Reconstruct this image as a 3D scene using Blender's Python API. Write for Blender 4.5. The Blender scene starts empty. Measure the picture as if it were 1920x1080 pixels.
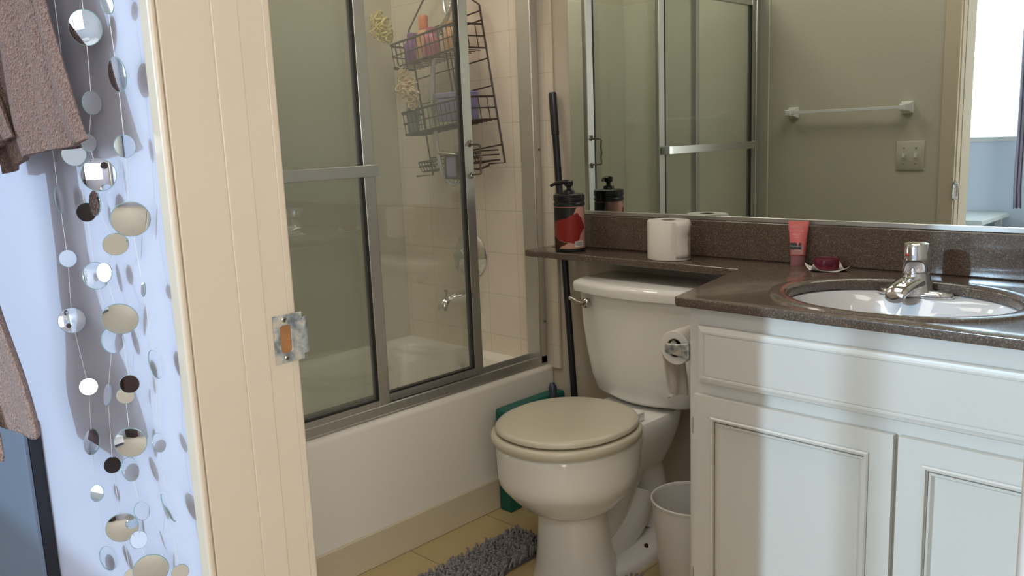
import bpy, bmesh, math, random
from mathutils import Vector, Matrix
random.seed(7)
S = bpy.context.scene
COL = S.collection
PI = math.pi

# ------------------------------------------------------------------ camera
FPX = 1588.4
YAW, PITCH, ROLL = 0.7771, 0.1762, -0.0398
CAM = Vector((1.8405, -2.0611, 1.1678))
def cam_axes():
    cy, sy = math.cos(YAW), math.sin(YAW)
    f = Vector((-sy*math.cos(PITCH), cy*math.cos(PITCH), -math.sin(PITCH)))
    r = Vector((cy, sy, 0)); u = r.cross(f)
    return r*math.cos(ROLL)+u*math.sin(ROLL), -r*math.sin(ROLL)+u*math.cos(ROLL), f
R_, U_, F_ = cam_axes()
cd = bpy.data.cameras.new('camera'); co = bpy.data.objects.new('camera', cd); COL.objects.link(co)
m = Matrix((R_, U_, -F_)).transposed().to_4x4(); m.translation = CAM
co.matrix_world = m
cd.sensor_width = 36; cd.lens = FPX/1920*36; cd.clip_start = 0.02
S.camera = co

# ------------------------------------------------------------------ light
S.view_settings.view_transform = 'Standard'; S.view_settings.look = 'None'
S.view_settings.gamma = 1; S.view_settings.use_curve_mapping = False
S.view_settings.exposure = 0.0
S.cycles.caustics_reflective = False; S.cycles.caustics_refractive = False
S.cycles.max_bounces = 12; S.cycles.transparent_max_bounces = 24
W = bpy.data.worlds.new('sky'); S.world = W; W.use_nodes = True
bg = W.node_tree.nodes['Background']; bg.inputs[0].default_value = (0.72, 0.86, 1.0, 1); bg.inputs[1].default_value = 5.0

def sun():
    l = bpy.data.lights.new('sun', 'SUN'); l.energy = 1.7; l.angle = math.radians(1.4); l.color = (0.52, 0.77, 1.0)
    o = bpy.data.objects.new('sun', l); COL.objects.link(o)
    d = Vector((0.25, 1.0, -0.24)).normalized()
    o.rotation_euler = d.to_track_quat('-Z', 'Y').to_euler(); o.location = (-1, -8, 4)
sun()
def area(name, loc, aim, sx, sy, power, col, portal=False, spread=PI):
    l = bpy.data.lights.new(name, 'AREA'); l.shape = 'RECTANGLE'; l.size = sx; l.size_y = sy
    l.energy = power; l.color = col; l.spread = spread
    if portal: l.cycles.is_portal = True
    o = bpy.data.objects.new(name, l); COL.objects.link(o); o.location = loc
    o.rotation_euler = (Vector(aim)-Vector(loc)).to_track_quat('-Z', 'Y').to_euler()
    return o
area('window_sky_portal', (-0.05, -4.28, 1.65), (-0.05, 0, 1.65), 2.2, 1.2, 1, (1, 1, 1), portal=True)
area('bathroom_fill', (0.95, -0.80, 2.36), (0.95, -0.80, 0), 0.9, 0.7, 9, (1.0, 0.93, 0.83))  # overhead fill added to lift the dim bathroom, no fixture known
area('shower_fill', (-0.36, -0.75, 2.36), (-0.36, -0.75, 0), 0.5, 0.5, 8, (1.0, 0.93, 0.80))  # added fill above the tub recess, not a real fixture
area('bedroom_fill', (2.2, -2.5, 2.36), (2.2, -2.5, 0), 0.6, 0.6, 8, (1.0, 0.90, 0.76))  # added bedroom fill that brightens the jamb and walls
area('side_fill', (3.17, -2.55, 1.45), (1.0, -1.5, 1.0), 1.1, 1.2, 27, (1.0, 0.92, 0.80))  # added fill from the side, through an invented window

# ------------------------------------------------------------------ materials
def nt(name):
    m = bpy.data.materials.new(name); m.use_nodes = True
    n = m.node_tree; b = n.nodes['Principled BSDF']; return m, n, b
def L(n, a, b): n.links.new(a, b)
def mat(name, col, rough=0.5, metal=0.0, var=0.05, scale=6.0, bump=0.0, bscale=60.0, coat=0.0, spec=0.5, **kw):
    m, n, b = nt(name)
    b.inputs['Roughness'].default_value = rough; b.inputs['Metallic'].default_value = metal
    b.inputs['Coat Weight'].default_value = coat; b.inputs['Specular IOR Level'].default_value = spec
    tc = n.nodes.new('ShaderNodeTexCoord')
    nz = n.nodes.new('ShaderNodeTexNoise'); nz.inputs['Scale'].default_value = scale; nz.inputs['Detail'].default_value = 4
    L(n, tc.outputs['Object'], nz.inputs['Vector'])
    mx = n.nodes.new('ShaderNodeMix'); mx.data_type = 'RGBA'
    c = Vector(col[:3])
    mx.inputs[6].default_value = (*(c*(1-var)), 1); mx.inputs[7].default_value = (*[min(1, x*(1+var)) for x in c], 1)
    L(n, nz.outputs[0], mx.inputs[0]); L(n, mx.outputs[2], b.inputs['Base Color'])
    if bump:
        n2 = n.nodes.new('ShaderNodeTexNoise'); n2.inputs['Scale'].default_value = bscale; n2.inputs['Detail'].default_value = 3
        L(n, tc.outputs['Object'], n2.inputs['Vector'])
        bp = n.nodes.new('ShaderNodeBump'); bp.inputs['Strength'].default_value = bump; bp.inputs['Distance'].default_value = 0.002
        L(n, n2.outputs[0], bp.inputs['Height']); L(n, bp.outputs[0], b.inputs['Normal'])
    return m
def ramp(n, stops):
    r = n.nodes.new('ShaderNodeValToRGB')
    while len(r.color_ramp.elements) < len(stops): r.color_ramp.elements.new(0.5)
    for e, (p, c) in zip(r.color_ramp.elements, stops): e.position = p; e.color = (*c, 1)
    return r

def granite():
    m, n, b = nt('brown_speckled_stone')
    b.inputs['Roughness'].default_value = 0.16; b.inputs['Coat Weight'].default_value = 0.25; b.inputs['Coat Roughness'].default_value = 0.06
    tc = n.nodes.new('ShaderNodeTexCoord')
    nz = n.nodes.new('ShaderNodeTexNoise'); nz.inputs['Scale'].default_value = 330; nz.inputs['Detail'].default_value = 2
    L(n, tc.outputs['Object'], nz.inputs['Vector'])
    r = ramp(n, [(0.30, (0.080, 0.056, 0.043)), (0.48, (0.120, 0.088, 0.068)), (0.60, (0.152, 0.116, 0.092)), (0.74, (0.29, 0.235, 0.19))])
    L(n, nz.outputs[0], r.inputs[0])
    n2 = n.nodes.new('ShaderNodeTexNoise'); n2.inputs['Scale'].default_value = 40; n2.inputs['Detail'].default_value = 5
    L(n, tc.outputs['Object'], n2.inputs['Vector'])
    mx = n.nodes.new('ShaderNodeMix'); mx.data_type = 'RGBA'; mx.blend_type = 'OVERLAY'; mx.inputs[0].default_value = 0.2
    L(n, r.outputs[0], mx.inputs[6]); L(n, n2.outputs[0], mx.inputs[7]); L(n, mx.outputs[2], b.inputs['Base Color'])
    return m
def tile(name, c, g, sx, sz, rough, offx=0.0, offz=0.0, groutw=0.004, floor=False):
    m, n, b = nt(name); b.inputs['Roughness'].default_value = rough
    tc = n.nodes.new('ShaderNodeTexCoord'); sp = n.nodes.new('ShaderNodeSeparateXYZ'); L(n, tc.outputs['Object'], sp.inputs[0])
    def line(out, size, off):
        a = n.nodes.new('ShaderNodeMath'); a.operation = 'ADD'; a.inputs[1].default_value = off+100*size; L(n, out, a.inputs[0])
        d = n.nodes.new('ShaderNodeMath'); d.operation = 'DIVIDE'; d.inputs[1].default_value = size; L(n, a.outputs[0], d.inputs[0])
        f = n.nodes.new('ShaderNodeMath'); f.operation = 'FRACT'; L(n, d.outputs[0], f.inputs[0])
        s = n.nodes.new('ShaderNodeMath'); s.operation = 'LESS_THAN'; s.inputs[1].default_value = groutw/size; L(n, f.outputs[0], s.inputs[0])
        return s.outputs[0]
    a = line(sp.outputs[0], sx, offx); c2 = line(sp.outputs[1 if floor else 2], sz, offz)
    mxx = n.nodes.new('ShaderNodeMath'); mxx.operation = 'MAXIMUM'; L(n, a, mxx.inputs[0]); L(n, c2, mxx.inputs[1])
    nz = n.nodes.new('ShaderNodeTexNoise'); nz.inputs['Scale'].default_value = 5; nz.inputs['Detail'].default_value = 5; L(n, tc.outputs['Object'], nz.inputs['Vector'])
    v = n.nodes.new('ShaderNodeMix'); v.data_type = 'RGBA'; cc = Vector(c)
    v.inputs[6].default_value = (*(cc*0.88), 1); v.inputs[7].default_value = (*(cc*1.08), 1); L(n, nz.outputs[0], v.inputs[0])
    mx = n.nodes.new('ShaderNodeMix'); mx.data_type = 'RGBA'; mx.inputs[7].default_value = (*g, 1)
    L(n, v.outputs[2], mx.inputs[6]); L(n, mxx.outputs[0], mx.inputs[0]); L(n, mx.outputs[2], b.inputs['Base Color'])
    bp = n.nodes.new('ShaderNodeBump'); bp.invert = True; bp.inputs['Strength'].default_value = 0.5; bp.inputs['Distance'].default_value = 0.001
    L(n, mxx.outputs[0], bp.inputs['Height']); L(n, bp.outputs[0], b.inputs['Normal'])
    return m
def glass(name, tint, haze, refl=1.0):
    m = bpy.data.materials.new(name); m.use_nodes = True; n = m.node_tree; n.nodes.remove(n.nodes['Principled BSDF'])
    out = n.nodes['Material Output']
    t = n.nodes.new('ShaderNodeBsdfTransparent'); t.inputs[0].default_value = (*tint, 1)
    d = n.nodes.new('ShaderNodeBsdfDiffuse'); d.inputs[0].default_value = (0.75, 0.74, 0.68, 1)
    g = n.nodes.new('ShaderNodeBsdfGlossy'); g.inputs['Roughness'].default_value = 0.0; g.inputs[0].default_value = (refl, refl, refl, 1)
    tc = n.nodes.new('ShaderNodeTexCoord'); nz = n.nodes.new('ShaderNodeTexNoise'); nz.inputs['Scale'].default_value = 3.0
    L(n, tc.outputs['Object'], nz.inputs['Vector'])
    mr = n.nodes.new('ShaderNodeMapRange'); mr.inputs[3].default_value = haze*0.6; mr.inputs[4].default_value = haze*1.4; L(n, nz.outputs[0], mr.inputs[0])
    m1 = n.nodes.new('ShaderNodeMixShader'); L(n, mr.outputs[0], m1.inputs[0]); L(n, t.outputs[0], m1.inputs[1]); L(n, d.outputs[0], m1.inputs[2])
    lw = n.nodes.new('ShaderNodeLayerWeight'); lw.inputs[0].default_value = 0.5      # facing = 1-|cos|
    pw = n.nodes.new('ShaderNodeMath'); pw.operation = 'POWER'; pw.inputs[1].default_value = 5; L(n, lw.outputs[1], pw.inputs[0])
    fr = n.nodes.new('ShaderNodeMath'); fr.operation = 'MULTIPLY_ADD'; fr.inputs[1].default_value = 0.94; fr.inputs[2].default_value = 0.07; L(n, pw.outputs[0], fr.inputs[0])
    m2 = n.nodes.new('ShaderNodeMixShader'); L(n, fr.outputs[0], m2.inputs[0]); L(n, m1.outputs[0], m2.inputs[1]); L(n, g.outputs[0], m2.inputs[2])
    L(n, m2.outputs[0], out.inputs[0]); return m
def soap_label():
    # dark red blob, blush and black wavy patches wrapped round the bottle
    m, n, b = nt('wavy_bottle_label'); b.inputs['Roughness'].default_value = 0.22
    tc = n.nodes.new('ShaderNodeTexCoord'); mp = n.nodes.new('ShaderNodeMapping'); mp.inputs['Location'].default_value = (0.3, 1.2, 2.4)
    nz = n.nodes.new('ShaderNodeTexNoise'); nz.inputs['Scale'].default_value = 9; nz.inputs['Detail'].default_value = 0
    L(n, tc.outputs['Object'], mp.inputs[0]); L(n, mp.outputs[0], nz.inputs['Vector'])
    r = ramp(n, [(0.0, (0.02, 0.012, 0.012)), (0.40, (0.02, 0.012, 0.012)), (0.41, (0.24, 0.022, 0.02)), (0.56, (0.24, 0.022, 0.02)), (0.57, (0.62, 0.34, 0.27))])
    r.color_ramp.interpolation = 'CONSTANT'
    L(n, nz.outputs[0], r.inputs[0]); L(n, r.outputs[0], b.inputs['Base Color']); return m
def terry(name, c):
    m, n, b = nt(name); b.inputs['Roughness'].default_value = 0.95; b.inputs['Sheen Weight'].default_value = 0.25
    tc = n.nodes.new('ShaderNodeTexCoord')
    v = n.nodes.new('ShaderNodeTexVoronoi'); v.inputs['Scale'].default_value = 300; L(n, tc.outputs['Object'], v.inputs['Vector'])
    nz = n.nodes.new('ShaderNodeTexNoise'); nz.inputs['Scale'].default_value = 220; nz.inputs['Detail'].default_value = 5; L(n, tc.outputs['Object'], nz.inputs['Vector'])
    cc = Vector(c)
    mx = n.nodes.new('ShaderNodeMix'); mx.data_type = 'RGBA'; mx.inputs[6].default_value = (*(cc*0.45), 1); mx.inputs[7].default_value = (*(cc*1.35), 1)
    L(n, nz.outputs[0], mx.inputs[0]); L(n, mx.outputs[2], b.inputs['Base Color'])
    ad = n.nodes.new('ShaderNodeMath'); ad.operation = 'ADD'; L(n, v.outputs[0], ad.inputs[0]); L(n, nz.outputs[0], ad.inputs[1])
    bp = n.nodes.new('ShaderNodeBump'); bp.inputs['Strength'].default_value = 1.0; bp.inputs['Distance'].default_value = 0.008
    L(n, ad.outputs[0], bp.inputs['Height']); L(n, bp.outputs[0], b.inputs['Normal']); return m
def worn_metal():
    m, n, b = nt('worn_painted_steel'); b.inputs['Roughness'].default_value = 0.42; b.inputs['Metallic'].default_value = 0.65
    tc = n.nodes.new('ShaderNodeTexCoord'); nz = n.nodes.new('ShaderNodeTexNoise'); nz.inputs['Scale'].default_value = 70; nz.inputs['Detail'].default_value = 5
    L(n, tc.outputs['Object'], nz.inputs['Vector'])
    r = ramp(n, [(0.35, (0.22, 0.24, 0.25)), (0.52, (0.50, 0.52, 0.52)), (0.62, (0.72, 0.66, 0.56))]); L(n, nz.outputs[0], r.inputs[0])
    L(n, r.outputs[0], b.inputs['Base Color']); return m

M = {}
M['paint'] = mat('cream_wall_paint', (0.60, 0.54, 0.45), 0.55, var=0.05, scale=2.5, bump=0.25, bscale=90)
M['ceil'] = mat('white_ceiling_paint', (0.75, 0.70, 0.60), 0.8)
M['jamb'] = mat('cream_gloss_trim', (0.64, 0.54, 0.42), 0.36, var=0.04, scale=5, bump=0.25, bscale=30)
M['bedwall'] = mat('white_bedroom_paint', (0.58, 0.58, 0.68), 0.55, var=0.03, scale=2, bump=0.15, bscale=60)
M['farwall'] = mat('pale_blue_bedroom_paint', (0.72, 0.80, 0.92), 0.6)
M['floor'] = tile('yellow_beige_floor_tile', (0.52, 0.41, 0.21), (0.28, 0.22, 0.12), 0.305, 0.305, 0.32, 0.02, 0.05, 0.004, True)
M['carpet'] = mat('beige_carpet', (0.45, 0.40, 0.33), 0.95, bump=0.5, bscale=300)
M['tiles'] = tile('cream_square_wall_tile', (0.76, 0.68, 0.57), (0.62, 0.54, 0.44), 0.147, 0.147, 0.22, -0.002, -0.038, 0.0025)
M['surround'] = mat('smooth_cream_surround', (0.62, 0.58, 0.49), 0.28, var=0.04, scale=2)
M['tub'] = mat('off_white_tub_enamel', (0.76, 0.72, 0.65), 0.25, var=0.03, scale=2)
M['strip'] = mat('beige_vinyl_strip', (0.60, 0.52, 0.38), 0.35)
M['alu'] = mat('brushed_aluminium', (0.62, 0.61, 0.58), 0.33, 0.85, var=0.05, scale=30)
M['alu_dark'] = mat('black_rubber_gasket', (0.02, 0.02, 0.02), 0.5)
M['glass'] = glass('hazy_shower_glass', (0.89, 0.91, 0.88), 0.085)
M['chrome'] = mat('chrome', (0.85, 0.86, 0.88), 0.07, 1.0, var=0.0)
M['nickel'] = mat('aged_nickel', (0.50, 0.47, 0.42), 0.22, 1.0, var=0.05)
M['pewter'] = mat('dark_pewter', (0.22, 0.20, 0.17), 0.28, 1.0, var=0.1, scale=40)
M['wire'] = mat('dark_bronze_wire', (0.045, 0.03, 0.025), 0.45)
M['china'] = mat('white_vitreous_china', (0.89, 0.88, 0.85), 0.10, var=0.015, scale=2, coat=0.4)
M['seat'] = mat('ivory_plastic_seat', (0.62, 0.57, 0.46), 0.26, var=0.02)
M['sink'] = mat('white_sink_china', (0.82, 0.83, 0.86), 0.08, var=0.01, coat=0.4)
M['stone'] = granite()
M['cab'] = mat('cream_cabinet_paint', (0.74, 0.71, 0.65), 0.36, var=0.03, scale=4, bump=0.1, bscale=20)
M['groove'] = mat('mottled_brown', (0.30, 0.23, 0.15), 0.7, var=0.35, scale=30)
M['mirror'] = mat('green_tinted_mirror', (0.74, 0.82, 0.78), 0.0, 1.0, var=0.0)
M['discm'] = mat('silver_mirror_disc', (0.86, 0.88, 0.88), 0.02, 1.0, var=0.0)
M['discedge'] = mat('teal_glass_edge', (0.22, 0.36, 0.36), 0.1, 0.0, var=0.0)
M['string'] = mat('clear_nylon_string', (0.65, 0.65, 0.68), 0.3)
M['towel'] = terry('brown_terry_cloth', (0.36, 0.20, 0.155))
M['towel2'] = terry('mauve_brown_terry_cloth', (0.50, 0.32, 0.27))
M['black'] = mat('black_plastic', (0.012, 0.012, 0.016), 0.25, var=0.05)
M['pole'] = mat('blue_black_pole', (0.012, 0.013, 0.02), 0.35, var=0.2)
M['label'] = soap_label()
M['paper'] = mat('soft_white_tissue', (0.80, 0.76, 0.71), 0.9, var=0.02, bump=0.3, bscale=250)
M['card'] = mat('brown_cardboard', (0.12, 0.08, 0.05), 0.9)
M['white'] = mat('white_plastic', (0.80, 0.79, 0.78), 0.3, var=0.02)
M['binm'] = mat('white_bin_plastic', (0.70, 0.68, 0.66), 0.4, var=0.02)
M['teal'] = mat('teal_plastic', (0.0, 0.115, 0.088), 0.4, var=0.1)
M['navy'] = mat('dark_blue_plastic', (0.035, 0.05, 0.075), 0.3, var=0.1)
M['rug'] = mat('grey_chenille', (0.27, 0.25, 0.26), 0.95, var=0.45, scale=70)
M['rugbase'] = mat('dark_grey_rug_backing', (0.10, 0.095, 0.10), 0.95)
M['pink'] = mat('coral_pink_tube', (0.72, 0.16, 0.16), 0.3)
M['mauve'] = mat('translucent_mauve_cap', (0.38, 0.17, 0.17), 0.25, var=0.05)
M['maroon'] = mat('maroon_plastic', (0.14, 0.012, 0.035), 0.25)
M['rust'] = mat('rusty_metal', (0.06, 0.025, 0.012), 0.6, 0.4, var=0.4, scale=80)
M['strike'] = worn_metal()
M['wood'] = mat('raw_brown_wood', (0.32, 0.14, 0.05), 0.8, var=0.25, scale=60)
M['slate'] = mat('slate_blue_paint', (0.15, 0.19, 0.25), 0.45)
M['orange'] = mat('orange_peach_plastic', (0.80, 0.22, 0.10), 0.35)
M['purple'] = mat('purple_plastic', (0.22, 0.07, 0.28), 0.35)
M['rose'] = mat('rose_pink_plastic', (0.62, 0.16, 0.26), 0.35)
M['peach'] = mat('peach_plastic', (0.75, 0.40, 0.20), 0.35)
M['lilac'] = mat('grey_lilac_plastic', (0.26, 0.24, 0.42), 0.35)
M['green'] = mat('leaf_green_plastic', (0.16, 0.34, 0.08), 0.35)
M['greygreen'] = mat('grey_green_plastic', (0.22, 0.27, 0.27), 0.35)
M['yellow'] = mat('pale_yellow_mesh', (0.66, 0.55, 0.22), 0.8, var=0.25, scale=40)
M['loofah'] = mat('cream_net_sponge', (0.78, 0.62, 0.42), 0.9, var=0.15, scale=60)
M['metalhose'] = mat('silver_ribbed_hose', (0.62, 0.63, 0.66), 0.25, 0.8, var=0.1, scale=200)
M['cloth'] = mat('lilac_grey_cloth', (0.40, 0.36, 0.44), 0.9, bump=0.4, bscale=200)
M['added_wardrobe'] = mat('dark_brown_wood', (0.055, 0.03, 0.025), 0.4, var=0.3, scale=12)
M['blush'] = mat('blush_pink_label', (0.60, 0.33, 0.26), 0.25)
M['redlab'] = mat('dark_red_label', (0.27, 0.022, 0.018), 0.22)
M['bedding'] = mat('white_bedding', (0.80, 0.82, 0.86), 0.85, bump=0.3, bscale=20)
M['whitepaint'] = mat('white_gloss_paint', (0.80, 0.82, 0.80), 0.35)
M['text_light'] = mat('pale_lettering', (0.90, 0.62, 0.58), 0.5)
M['text_white'] = mat('white_lettering', (0.85, 0.85, 0.82), 0.5)
M['ink'] = mat('black_ink', (0.01, 0.01, 0.01), 0.4)
M['red'] = mat('red_plastic_dot', (0.6, 0.02, 0.03), 0.3)

# ------------------------------------------------------------------ mesh helpers
def nb(): return bmesh.new()
def box(bm, x0, x1, y0, y1, z0, z1, mi=0):
    v = [bm.verts.new((x, y, z)) for z in (z0, z1) for y in (y0, y1) for x in (x0, x1)]
    for q in ((0, 2, 3, 1), (4, 5, 7, 6), (0, 1, 5, 4), (2, 6, 7, 3), (0, 4, 6, 2), (1, 3, 7, 5)):
        f = bm.faces.new([v[i] for i in q]); f.material_index = mi
    return v
def ring(c, r, n, u, v):
    return [c+u*(r*math.cos(2*PI*i/n))+v*(r*math.sin(2*PI*i/n)) for i in range(n)]
def loft(bm, rings, cap0=True, cap1=True, closed=True):
    R = [[bm.verts.new(p) for p in r] for r in rings]; n = len(R[0])
    for a, b in zip(R, R[1:]):
        for i in range(n if closed else n-1):
            j = (i+1) % n; bm.faces.new((a[i], a[j], b[j], b[i]))
    if cap0 and closed: bm.faces.new(R[0][::-1])
    if cap1 and closed: bm.faces.new(R[-1])
    return R
def tube(bm, pts, r, n=8, cap=True):
    P = [Vector(p) for p in pts]; rr = r if isinstance(r, (list, tuple)) else [r]*len(P)
    t0 = (P[1]-P[0]).normalized(); u = t0.orthogonal().normalized(); rings = []
    for i, p in enumerate(P):
        t = ((P[min(i+1, len(P)-1)]-P[max(i-1, 0)])).normalized()
        u = (u-t*u.dot(t)).normalized(); v = t.cross(u)
        rings.append(ring(p, rr[i], n, u, v))
    loft(bm, rings, cap, cap)
def lathe(bm, prof, c=(0, 0, 0), n=32, axis='z', cap=True, sx=1, sy=1):
    c = Vector(c); rings = []
    for r, h in prof:
        rr = []
        for i in range(n):
            a = 2*PI*i/n; x, y = r*math.cos(a)*sx, r*math.sin(a)*sy
            rr.append(c+{'z': Vector((x, y, h)), 'y': Vector((x, h, y)), 'x': Vector((h, x, y))}[axis])
        rings.append(rr)
    loft(bm, rings, cap, cap)
def spline(pts, n=6):
    P = [Vector(p) for p in pts]; out = []
    for i in range(len(P)-1):
        p0, p1, p2, p3 = P[max(i-1, 0)], P[i], P[i+1], P[min(i+2, len(P)-1)]
        for k in range(n):
            t = k/n
            out.append(0.5*((2*p1)+(p2-p0)*t+(2*p0-5*p1+4*p2-p3)*t*t+(-p0+3*p1-3*p2+p3)*t**3))
    out.append(P[-1]); return out
def ell(cx, cy, a, b, z, n=48): return [Vector((cx+a*math.cos(2*PI*i/n), cy+b*math.sin(2*PI*i/n), z)) for i in range(n)]
def sell(cx, cy, a, bf, bb, z, n=48, p=2.0):
    """super-ellipse outline, different half length to the front (-y) and back (+y)"""
    out = []
    for i in range(n):
        t = 2*PI*i/n; c, s = math.cos(t), math.sin(t)
        x = a*math.copysign(abs(c)**(2/p), c); y = (bb if s > 0 else bf)*math.copysign(abs(s)**(2/p), s)
        out.append(Vector((cx+x, cy+y, z)))
    return out
def rrect(x0, x1, y0, y1, r, z, k=5):
    out = []
    for cx, cy, a0 in ((x1-r, y1-r, 0), (x0+r, y1-r, PI/2), (x0+r, y0+r, PI), (x1-r, y0+r, 1.5*PI)):
        for i in range(k+1):
            a = a0+PI/2*i/k; out.append(Vector((cx+r*math.cos(a), cy+r*math.sin(a), z)))
    return out
def obj(name, bm, m, parent=None, smooth=True, bevel=0, seg=2, sub=0, angle=40):
    bmesh.ops.recalc_face_normals(bm, faces=bm.faces[:])
    me = bpy.data.meshes.new(name); bm.to_mesh(me); bm.free()
    ms = m if isinstance(m, (list, tuple)) else [m]
    for x in ms: me.materials.append(M[x] if isinstance(x, str) else x)
    o = bpy.data.objects.new(name, me); COL.objects.link(o)
    if smooth:
        for p in me.polygons: p.use_smooth = True
    if bevel:
        b = o.modifiers.new('bevel', 'BEVEL'); b.width = bevel; b.segments = seg; b.limit_method = 'ANGLE'; b.angle_limit = math.radians(angle)
        b.harden_normals = False
    if sub:
        s = o.modifiers.new('sub', 'SUBSURF'); s.levels = sub; s.render_levels = sub
    if smooth and not sub:
        try: me.set_sharp_from_angle(angle=math.radians(angle))
        except Exception: pass
    if parent is not None:
        o.parent = parent; o.matrix_parent_inverse = WM(parent).inverted()
    return o
def WM(o):
    m = Matrix.Translation(o.location)
    return m
def tag(o, label, cat, group=None, kind=None):
    if label: o['label'] = label
    if cat: o['category'] = cat
    if group: o['group'] = group
    if kind: o['kind'] = kind
    return o
def thing(name, label, cat, loc=(0, 0, 0), group=None):
    o = bpy.data.objects.new(name, None); COL.objects.link(o); o.location = loc; o.empty_display_size = 0.05
    return tag(o, label, cat, group)
def struct(name, bm, m, parent=None, **k):
    o = obj(name, bm, m, parent, **k)
    if parent is None: o['kind'] = 'structure'
    return o
def boxes(lst):
    bm = nb()
    for b in lst: box(bm, *b)
    return bm
def curve_mesh(name, loops, z0, z1, m, parent=None, bev=0.002):
    cu = bpy.data.curves.new(name, 'CURVE'); cu.dimensions = '2D'; cu.fill_mode = 'BOTH'
    for lp in loops:
        s = cu.splines.new('POLY'); s.points.add(len(lp)-1); s.use_cyclic_u = True
        for p, q in zip(s.points, lp): p.co = (q[0], q[1], 0, 1)
    cu.extrude = (z1-z0)/2-bev; cu.bevel_depth = bev; cu.bevel_resolution = 2; cu.offset = -bev
    o = bpy.data.objects.new(name, cu); COL.objects.link(o)
    dg = bpy.context.evaluated_depsgraph_get(); me = bpy.data.meshes.new_from_object(o.evaluated_get(dg))
    bpy.data.objects.remove(o); me.name = name
    bm = nb(); bm.from_mesh(me); bmesh.ops.remove_doubles(bm, verts=bm.verts[:], dist=1e-5)
    bmesh.ops.translate(bm, verts=bm.verts[:], vec=(0, 0, (z0+z1)/2))
    bpy.data.meshes.remove(me)
    return obj(name, bm, m, parent, angle=30)
def text(name, s, size, loc, rot, m, parent, depth=0.0002):
    cu = bpy.data.curves.new(name, 'FONT'); cu.body = s; cu.size = size; cu.extrude = depth; cu.align_x = 'CENTER'; cu.align_y = 'CENTER'
    o = bpy.data.objects.new(name, cu); COL.objects.link(o)
    dg = bpy.context.evaluated_depsgraph_get(); me = bpy.data.meshes.new_from_object(o.evaluated_get(dg)); bpy.data.objects.remove(o)
    bm = nb(); bm.from_mesh(me); bpy.data.meshes.remove(me)
    bm.transform(Matrix.Translation(loc) @ rot.to_matrix().to_4x4())
    return obj(name, bm, m, parent, smooth=False)
from mathutils import Euler

# ================================================================== THE SETTING
D = 1.445      # wall with the doorway, bathroom side
DB = 1.588     # the same wall, bedroom side
JX, JR = 0.790, 1.737   # door opening
H = 2.40
struct('floor', boxes([(-0.90, 1.95, -D-0.07, 0.12, -0.05, 0.0)]), 'floor', smooth=False)
f2 = struct('floor', boxes([(-2.0, 3.3, -4.5, -D-0.07, -0.05, -0.001)]), 'carpet', smooth=False)
struct('ceiling', boxes([(-2.0, 3.3, -4.5, 0.12, H, H+0.05)]), 'ceil', smooth=False)
struct('wall_back', boxes([(-0.90, 1.95, 0.0, 0.12, 0, H)]), 'paint', smooth=False)
struct('wall_left', boxes([(-0.90, -0.76, -D, 0.0, 0, H)]), 'paint', smooth=False)
struct('wall_right', boxes([(1.795, 1.95, -D, 0.0, 0, H)]), 'paint', smooth=False)
def wallfront():
    bm = nb()
    y0, y1 = -DB+0.006, -D
    for a, b, z0, z1 in ((-0.90, JX-0.012, 0, H), (JR+0.012, 1.95, 0, H), (JX-0.012, JR+0.012, 2.045, H)):
        box(bm, a, b, y0, y1, z0, z1)
    struct('wall_front', bm, 'paint', smooth=False)
    bm = nb()
    for a, b, z0, z1 in ((-2.0, JX-0.012, 0, H), (JR+0.012, 3.3, 0, H), (JX-0.012, JR+0.012, 2.045, H)):
        box(bm, a, b, -DB, y0, z0, z1)
    struct('wall_bedroom_side', bm, 'bedwall', smooth=False)
wallfront()
struct('wall_bedroom_left', boxes([(-2.1, -2.0, -4.5, -DB, 0, H)]), 'bedwall', smooth=False)
struct('wall_bedroom_right', boxes([(3.3, 3.4, -4.5, -3.15, 0, H), (3.3, 3.4, -1.95, -DB, 0, H), (3.3, 3.4, -3.15, -1.95, 0, 0.85), (3.3, 3.4, -3.15, -1.95, 2.1, H)]), 'bedwall', smooth=False)
WX0, WX1, WZ0, WZ1 = -1.15, 1.05, 1.045, 2.25
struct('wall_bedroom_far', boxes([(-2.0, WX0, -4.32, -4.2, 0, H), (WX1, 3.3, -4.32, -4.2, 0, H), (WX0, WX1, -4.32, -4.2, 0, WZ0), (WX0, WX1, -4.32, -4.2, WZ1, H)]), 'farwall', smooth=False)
struct('window_1', boxes([(WX0, WX1, -4.26, -4.19, WZ0-0.03, WZ0), (WX0, WX0+0.03, -4.26, -4.21, WZ0, WZ1), (WX1-0.03, WX1, -4.26, -4.21, WZ0, WZ1), (WX0, WX1, -4.26, -4.21, WZ1-0.03, WZ1)]), 'whitepaint', bevel=0.003)
struct('added_side_window', boxes([(3.31, 3.36, -3.15, -1.95, 0.85, 0.89), (3.31, 3.36, -3.15, -1.95, 2.06, 2.10), (3.31, 3.36, -3.15, -3.11, 0.89, 2.06), (3.31, 3.36, -1.99, -1.95, 0.89, 2.06), (3.32, 3.35, -2.57, -2.53, 0.89, 2.06)]), 'whitepaint', bevel=0.003)  # invented window, added to go with the side fill light
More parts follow.
